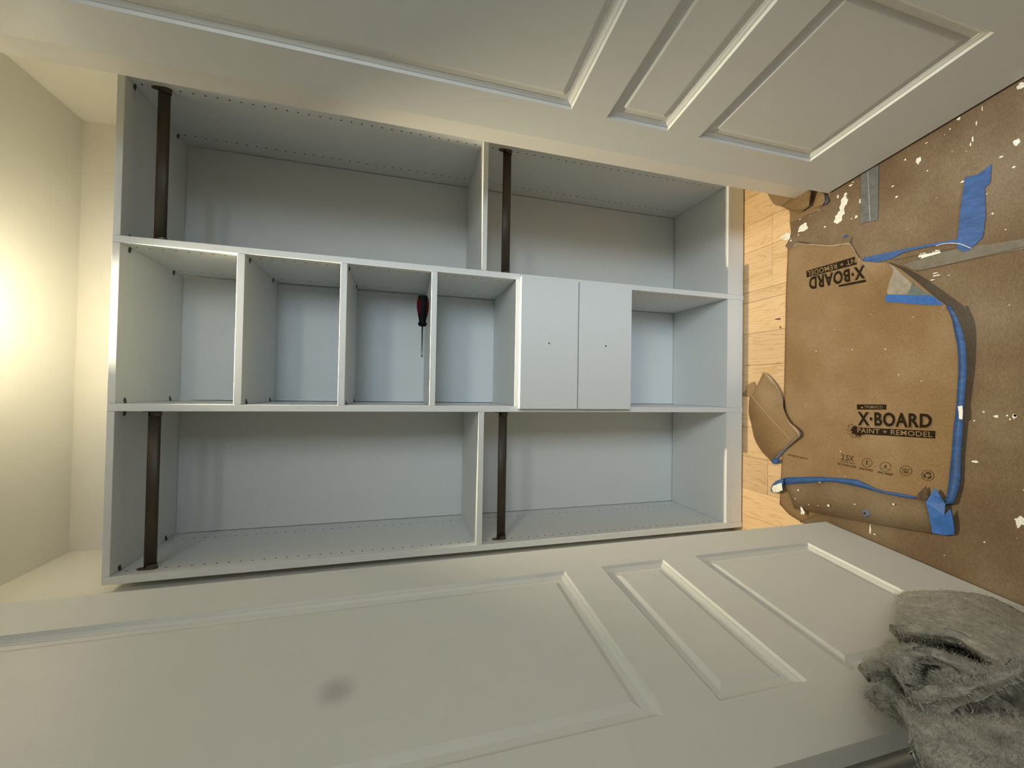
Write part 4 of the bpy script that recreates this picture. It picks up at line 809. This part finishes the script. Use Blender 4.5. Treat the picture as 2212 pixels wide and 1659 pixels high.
# patches, tape and a painted tape shade on the lifted corner
def sheet_patch(name, key, m, th=0.0004, parent=None):
    return slab(name, DATA[key], th, m, parent)
def conform(name, pts, lift, m):
    bm = bmesh.new()
    f = bm.faces.new([bm.verts.new((p[0], p[1], 0)) for p in pts])
    bmesh.ops.triangulate(bm, faces=[f])
    for k in range(4):
        long_e = [e for e in bm.edges if e.calc_length() > 0.008]
        if not long_e: break
        bmesh.ops.subdivide_edges(bm, edges=long_e, cuts=1)
        bmesh.ops.triangulate(bm, faces=bm.faces)
    for v in bm.verts:
        q = None
        for dx, dy in ((0, 0), (0, 0.003), (0, 0.006), (0.004, 0.004), (-0.004, 0.004), (0, 0.012)):
            h = bvh.ray_cast(Vector((v.co.x + dx, v.co.y + dy, 1.0)), Vector((0, 0, -1)))
            if h[0]: q = h[0].z; break
        v.co.z = (q if q is not None else 0.003) + lift
    return from_bm(name, bm, m, sheet)
# pale torn rim along the ragged top edge of the printed sheet
rim_o = [(p.x, p.y) for p in T_[2:34]]
rim_i = [(p.x - 0.005 - 0.004 * noise.noise(Vector((i * 0.7, 0, 0))), p.y) for i, p in enumerate(T_[2:34])]
loft('torn_rim', [[(x, y, zA(x, y - 0.0, 0.0004) if bvh.ray_cast(Vector((x, y, 1)), Vector((0, 0, -1)))[0] else 0.0046) for x, y in r] for r in (rim_o, rim_i)], M['torn'], sheet, 0.0003)
conform('paper_scrap', DATA['A_patch'], 0.0008, M['grey_patch'])
conform('tape_strip', DATA['A_patch_teal'], 0.0014, M['teal'])  # teal colour paints the shade of the tape showing through
conform('tape_strip', DATA['T_onA'], 0.0020, M['blue_bright'])
loft('tape_strip', [DATA['T1_a'], DATA['T1_b']], M['blue'], sheet, 0.0006)
slab('tape_wear', DATA['tape_wear'], 0.0005, M['white_paint'], sheet)  # white patch paints a glint on a worn spot of the tape

# torn lifted flap in front of the drawers
flap = loft('torn_paper_flap', [DATA['B_l'], DATA['B_m'], DATA['B_r']], M['paper_new'], None, 0.0012)
tag(flap, 'torn flap of brown board lying on the bare wood strip', 'paper scrap')
fl = [DATA['B_l'], DATA['B_m'], DATA['B_r']]; fn = len(fl[0])
bvh_f = BVHTree.FromPolygons([Vector(p) for r in fl for p in r], [(j * fn + i, j * fn + i + 1, (j + 1) * fn + i + 1, (j + 1) * fn + i) for j in range(2) for i in range(fn - 1)])
def zF(x, y):
    h = bvh_f.ray_cast(Vector((x, y, 1.0)), Vector((0, 0, -1)))
    return (h[0].z if h[0] else 0.004) + 0.0004
loft('crease', [[(p[0], p[1], zF(p[0], p[1])) for p in DATA[k]] for k in ('B_crease_a', 'B_crease_b')], M['torn'], flap, 0.0003)
rim = [Vector(a).lerp(Vector(b), 0.02) for a, b in zip(DATA['B_r'], DATA['B_m'])]
rim2 = [Vector(a).lerp(Vector(b), 0.02 + 0.16 * max(0, math.sin(i * 0.62 + 0.4)) ** 1.5 + 0.03) for i, (a, b) in enumerate(zip(DATA['B_r'], DATA['B_m']))]
loft('torn_rim', [[(p.x, p.y, p.z + 0.0006) for p in rim], [(p.x, p.y, p.z + 0.0006) for p in rim2]], M['torn'], flap, 0.0003)
slab('torn_tab', DATA['B_tab'], 0.001, M['paper_new'], flap)
loft('tape_strip', [DATA['B_tape_a'], DATA['B_tape_b']], M['blue_pale'], flap, 0.0008)
slab('tape_curl', DATA['B_curl'], 0.006, M['blue'], flap)

# folded-over strip by the left door
fold_rows = [DATA['C_t'], [[(a[k] * 0.5 + b[k] * 0.5) + (0.002 if k == 2 else 0) for k in range(3)] for a, b in zip(DATA['C_t'], DATA['C_m'])], DATA['C_m'], DATA['C_b']]
strip = loft('folded_paper_strip', fold_rows, M['paper_old'], None, 0.0012)
tag(strip, 'folded strip of spattered brown paper with blue tape along it', 'paper scrap')
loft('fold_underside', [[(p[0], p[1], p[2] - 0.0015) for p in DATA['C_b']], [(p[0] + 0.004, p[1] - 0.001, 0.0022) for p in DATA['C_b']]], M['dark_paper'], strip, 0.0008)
loft('tape_strip', [DATA['C_tape_a'], DATA['C_tape_b']], M['blue'], strip, 0.0006)
slab('tape_end', DATA['C_end'], 0.006, M['blue'], strip)
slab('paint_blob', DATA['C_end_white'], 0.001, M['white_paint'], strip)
slab('torn_hole', DATA['C_dark'], 0.0008, M['dark_paper'], strip)
slab('tape_strip', DATA['T2'], 0.0015, M['blue_bright'], strip)
splat_mesh('paint_splatter', [(x, y, z + 0.0005, rx, ry) for x, y, z, ry, rx in DATA['splats_C']], strip, None)
# small grey rubber grommet on the folded strip
bx_, by_, bz_ = DATA['C_bolt'][0]
bm = bmesh.new(); lathe(bm, [(0.0, 0.012), (0.003, 0.0125), (0.006, 0.0105), (0.0065, 0.005)], 18, 'z', (bx_, by_, 0.0125)); gm = from_bm('tape_ball', bm, M['blue_pale'], None, True)
tag(gm, 'small crumpled ball of grey-blue tape on the folded paper', 'tape ball')
bm = bmesh.new(); lathe(bm, [(0.0066, 0.0035), (0.0070, 0.003)], 10, 'z', (bx_ - 0.001, by_ + 0.001, 0.0125)); link_o = from_bm('hole', bm, M['hole'], gm)

# torn paper curled up against the right jamb
curl = loft('curled_paper_scrap', [DATA['G_a'], DATA['G_b'], DATA['G_c'], DATA['G_d']], M['paper_new'], None, 0.0012)
tag(curl, 'curled torn brown paper at the foot of the right jamb', 'paper scrap')
slab('torn_underlayer', DATA['G_under'], 0.0008, M['dark_paper2'] if 'dark_paper2' in M else M['paper_new'], curl)
slab('torn_end', DATA['G2'], 0.0012, M['paper_new'], curl)
slab('tape_strip', DATA['G2_tape'], 0.0012, M['blue_pale'], curl)

# tapes stuck flat on the old paper
t = slab('blue_tape_strip', DATA['E'], 0.0006, M['blue'])
tag(t, 'wide strip of blue masking tape near the right door', 'tape')
t = slab('blue_tape_strip', DATA['E2'], 0.0006, M['blue'])
tag(t, 'long thin strip of blue masking tape leading to the printed sheet', 'tape')
t = slab('grey_tape_strip', DATA['F'], 0.0005, M['grey_tape'])
tag(t, 'short grey tape strip beside the bottom of the right door', 'tape')
slab('tape_crease', DATA['F_line'], 0.0004, M['grey_light'], t)
t = slab('seam_tape_strip', DATA['seam'], 0.0004, M['seam_tape'])
tag(t, 'dull grey tape covering the seam of the old paper', 'tape')
slab('tape_seam', DATA['seam_line'], 0.0003, M['dark_paper'], t)
slab('tape_seam', DATA['seam_line2'], 0.0003, M['dark_paper'], t)
# pale thread across the tape
pts = DATA['string']; bm = bmesh.new(); prev = None
for i, p in enumerate(pts):
    ring = [bm.verts.new((p[0] + 0.0011 * math.cos(a), p[1] + 0.0011 * math.sin(a), p[2] - 0.001 + 0.0008 * math.sin(a * 2))) for a in (0, 2.1, 4.2)]
    if prev:
        for k in range(3): bm.faces.new((prev[k], prev[(k + 1) % 3], ring[(k + 1) % 3], ring[k]))
    prev = ring
tag(from_bm('thread', bm, M['white_plastic']), 'thin white thread lying over the blue tape', 'thread')

# white tube with purple label, mostly outside the frame
tb = empty('paint_tube', (1.24, -0.82, 0.0012))
tag(tb, 'white tube with a purple label lying on the paper by the right door', 'tube')
def tbp(o, inv=Matrix.Translation((-1.24, -0.82, -0.0012))): o.parent = tb; o.matrix_parent_inverse = inv; return o
bm = bmesh.new(); lathe(bm, [(0, 0.003), (0.012, 0.006), (0.020, 0.019), (0.024, 0.021), (0.13, 0.021), (0.15, 0.012)], 22, 'y'); bmesh.ops.rotate(bm, verts=bm.verts, cent=(0, 0, 0), matrix=Matrix.Rotation(math.radians(168.5), 3, 'Z')); bmesh.ops.translate(bm, verts=bm.verts, vec=(1.222, -0.8025, 0.0222))
tbp(from_bm('tube_body', bm, M['white_plastic'], None, True))
bm = bmesh.new(); lathe(bm, [(0.040, 0.0213), (0.10, 0.0213)], 22, 'y'); bmesh.ops.rotate(bm, verts=bm.verts, cent=(0, 0, 0), matrix=Matrix.Rotation(math.radians(168.5), 3, 'Z')); bmesh.ops.translate(bm, verts=bm.verts, vec=(1.222, -0.8025, 0.0222))
tbp(from_bm('tube_label', bm, M['purple'], None, True))
bm = bmesh.new(); lathe(bm, [(0.0, 0.006), (0.002, 0.0085), (0.016, 0.0085), (0.018, 0.007)], 16, 'y'); bmesh.ops.rotate(bm, verts=bm.verts, cent=(0, 0, 0), matrix=Matrix.Rotation(math.radians(150), 3, 'Z')); bmesh.ops.translate(bm, verts=bm.verts, vec=(1.250, -0.812, 0.0097))
tbp(from_bm('tube_cap', bm, M['purple'], None, True))

# ------------------------------------------------------------------ fleece blanket heaped in front of the left door
def fold_grid(rows, nu, nv):
    g = [catmull(r, nu) for r in rows]
    cols = [catmull([g[j][i] for j in range(len(g))], nv) for i in range(nu)]
    return [[cols[i][j] for i in range(nu)] for j in range(nv)]
bm = bmesh.new(); fuzz_src = []
def add_fold(rows, nu=44, nv=36, amp=0.004, thick=0.012, seed=0.0):
    G = fold_grid(rows, nu, nv)
    Nrm = []
    for j in range(nv):
        r = []
        for i in range(nu):
            a = G[j][min(i + 1, nu - 1)] - G[j][max(i - 1, 0)]; b = G[min(j + 1, nv - 1)][i] - G[max(j - 1, 0)][i]
            n = a.cross(b)
            n = n.normalized() if n.length > 1e-9 else Vector((1, 0, 0))
            if n.dot(CAM_POS - G[j][i]) < 0: n = -n
            r.append(n)
        Nrm.append(r)
    top, bot = [], []
    for j in range(nv):
        rt, rb = [], []
        for i in range(nu):
            p = G[j][i]; n = Nrm[j][i]
            d = amp * (noise.noise(p * 22 + Vector((seed, 0, 0))) + 0.6 * noise.noise(p * 55 + Vector((0, seed, 0))) + 0.35 * noise.noise(p * 130))
            q = p + n * d
            rt.append(bm.verts.new(q)); rb.append(bm.verts.new(q - n * thick))
            fuzz_src.append((q, n))
        top.append(rt); bot.append(rb)
    for j in range(nv - 1):
        for i in range(nu - 1):
            bm.faces.new((top[j][i], top[j][i + 1], top[j + 1][i + 1], top[j + 1][i]))
            bm.faces.new((bot[j][i], bot[j + 1][i], bot[j + 1][i + 1], bot[j][i + 1]))
    for j in range(nv - 1):
        for i in (0, nu - 1): bm.faces.new((top[j][i], top[j + 1][i], bot[j + 1][i], bot[j][i]))
    for i in range(nu - 1):
        for j in (0, nv - 1): bm.faces.new((top[j][i], bot[j][i], bot[j][i + 1], top[j][i + 1]))
for k, key in enumerate(sorted(FOLDS)):
    add_fold(FOLDS[key], 44 if key not in ('f6', 'f7', 'f8') else 26, 36 if key not in ('f6', 'f7', 'f8') else 20, seed=k * 3.1)
# the heap below: hangs down to the floor
ring_prev = None
for z, rx, ry, cx_, cy_ in ((0.001, 0.10, 0.13, 0.20, -1.12), (0.10, 0.09, 0.12, 0.19, -1.11), (0.25, 0.07, 0.10, 0.17, -1.10), (0.42, 0.05, 0.08, 0.15, -1.08), (0.56, 0.03, 0.05, 0.14, -1.06)):
    ring = []
    for k in range(40):
        a = 2 * math.pi * k / 40
        w = 1 + 0.06 * math.sin(5 * a) + 0.04 * math.sin(9 * a + z * 9)
        ring.append(bm.verts.new((cx_ + rx * w * math.cos(a), cy_ + ry * w * math.sin(a), z)))
    if ring_prev:
        for k in range(40): bm.faces.new((ring_prev[k], ring_prev[(k + 1) % 40], ring[(k + 1) % 40], ring[k]))
    else: bm.faces.new(ring)
    ring_prev = ring
bm.faces.new(ring_prev)
blanket = from_bm('blanket', bm, M['fleece'], None, True)
tag(blanket, 'fuzzy grey-beige fleece blanket heaped in front of the left door', 'blanket')
# short fibres of the fleece
fv, ff = [], []
for q, n in fuzz_src:
    for c in range(3):
        d = (n + Vector((random.uniform(-1, 1), random.uniform(-1, 1), random.uniform(-1, 1))) * 0.9)
        if d.dot(n) < 0.15: d = d + n * 0.6
        d.normalize()
        b0 = q + Vector((random.uniform(-1, 1), random.uniform(-1, 1), random.uniform(-1, 1))) * 0.004
        ln = random.uniform(0.003, 0.008); sd_ = d.cross(Vector((random.uniform(-1, 1), random.uniform(-1, 1), 0.3))).normalized() * 0.00035
        i0 = len(fv); fv += [b0 - sd_, b0 + sd_, b0 + d * ln]; ff.append((i0, i0 + 1, i0 + 2))
me = bpy.data.meshes.new('fleece_fibres'); me.from_pydata([tuple(v) for v in fv], [], ff); me.update()
tag(link('fleece_fibres', me, M['fleece'], blanket), kind='stuff')
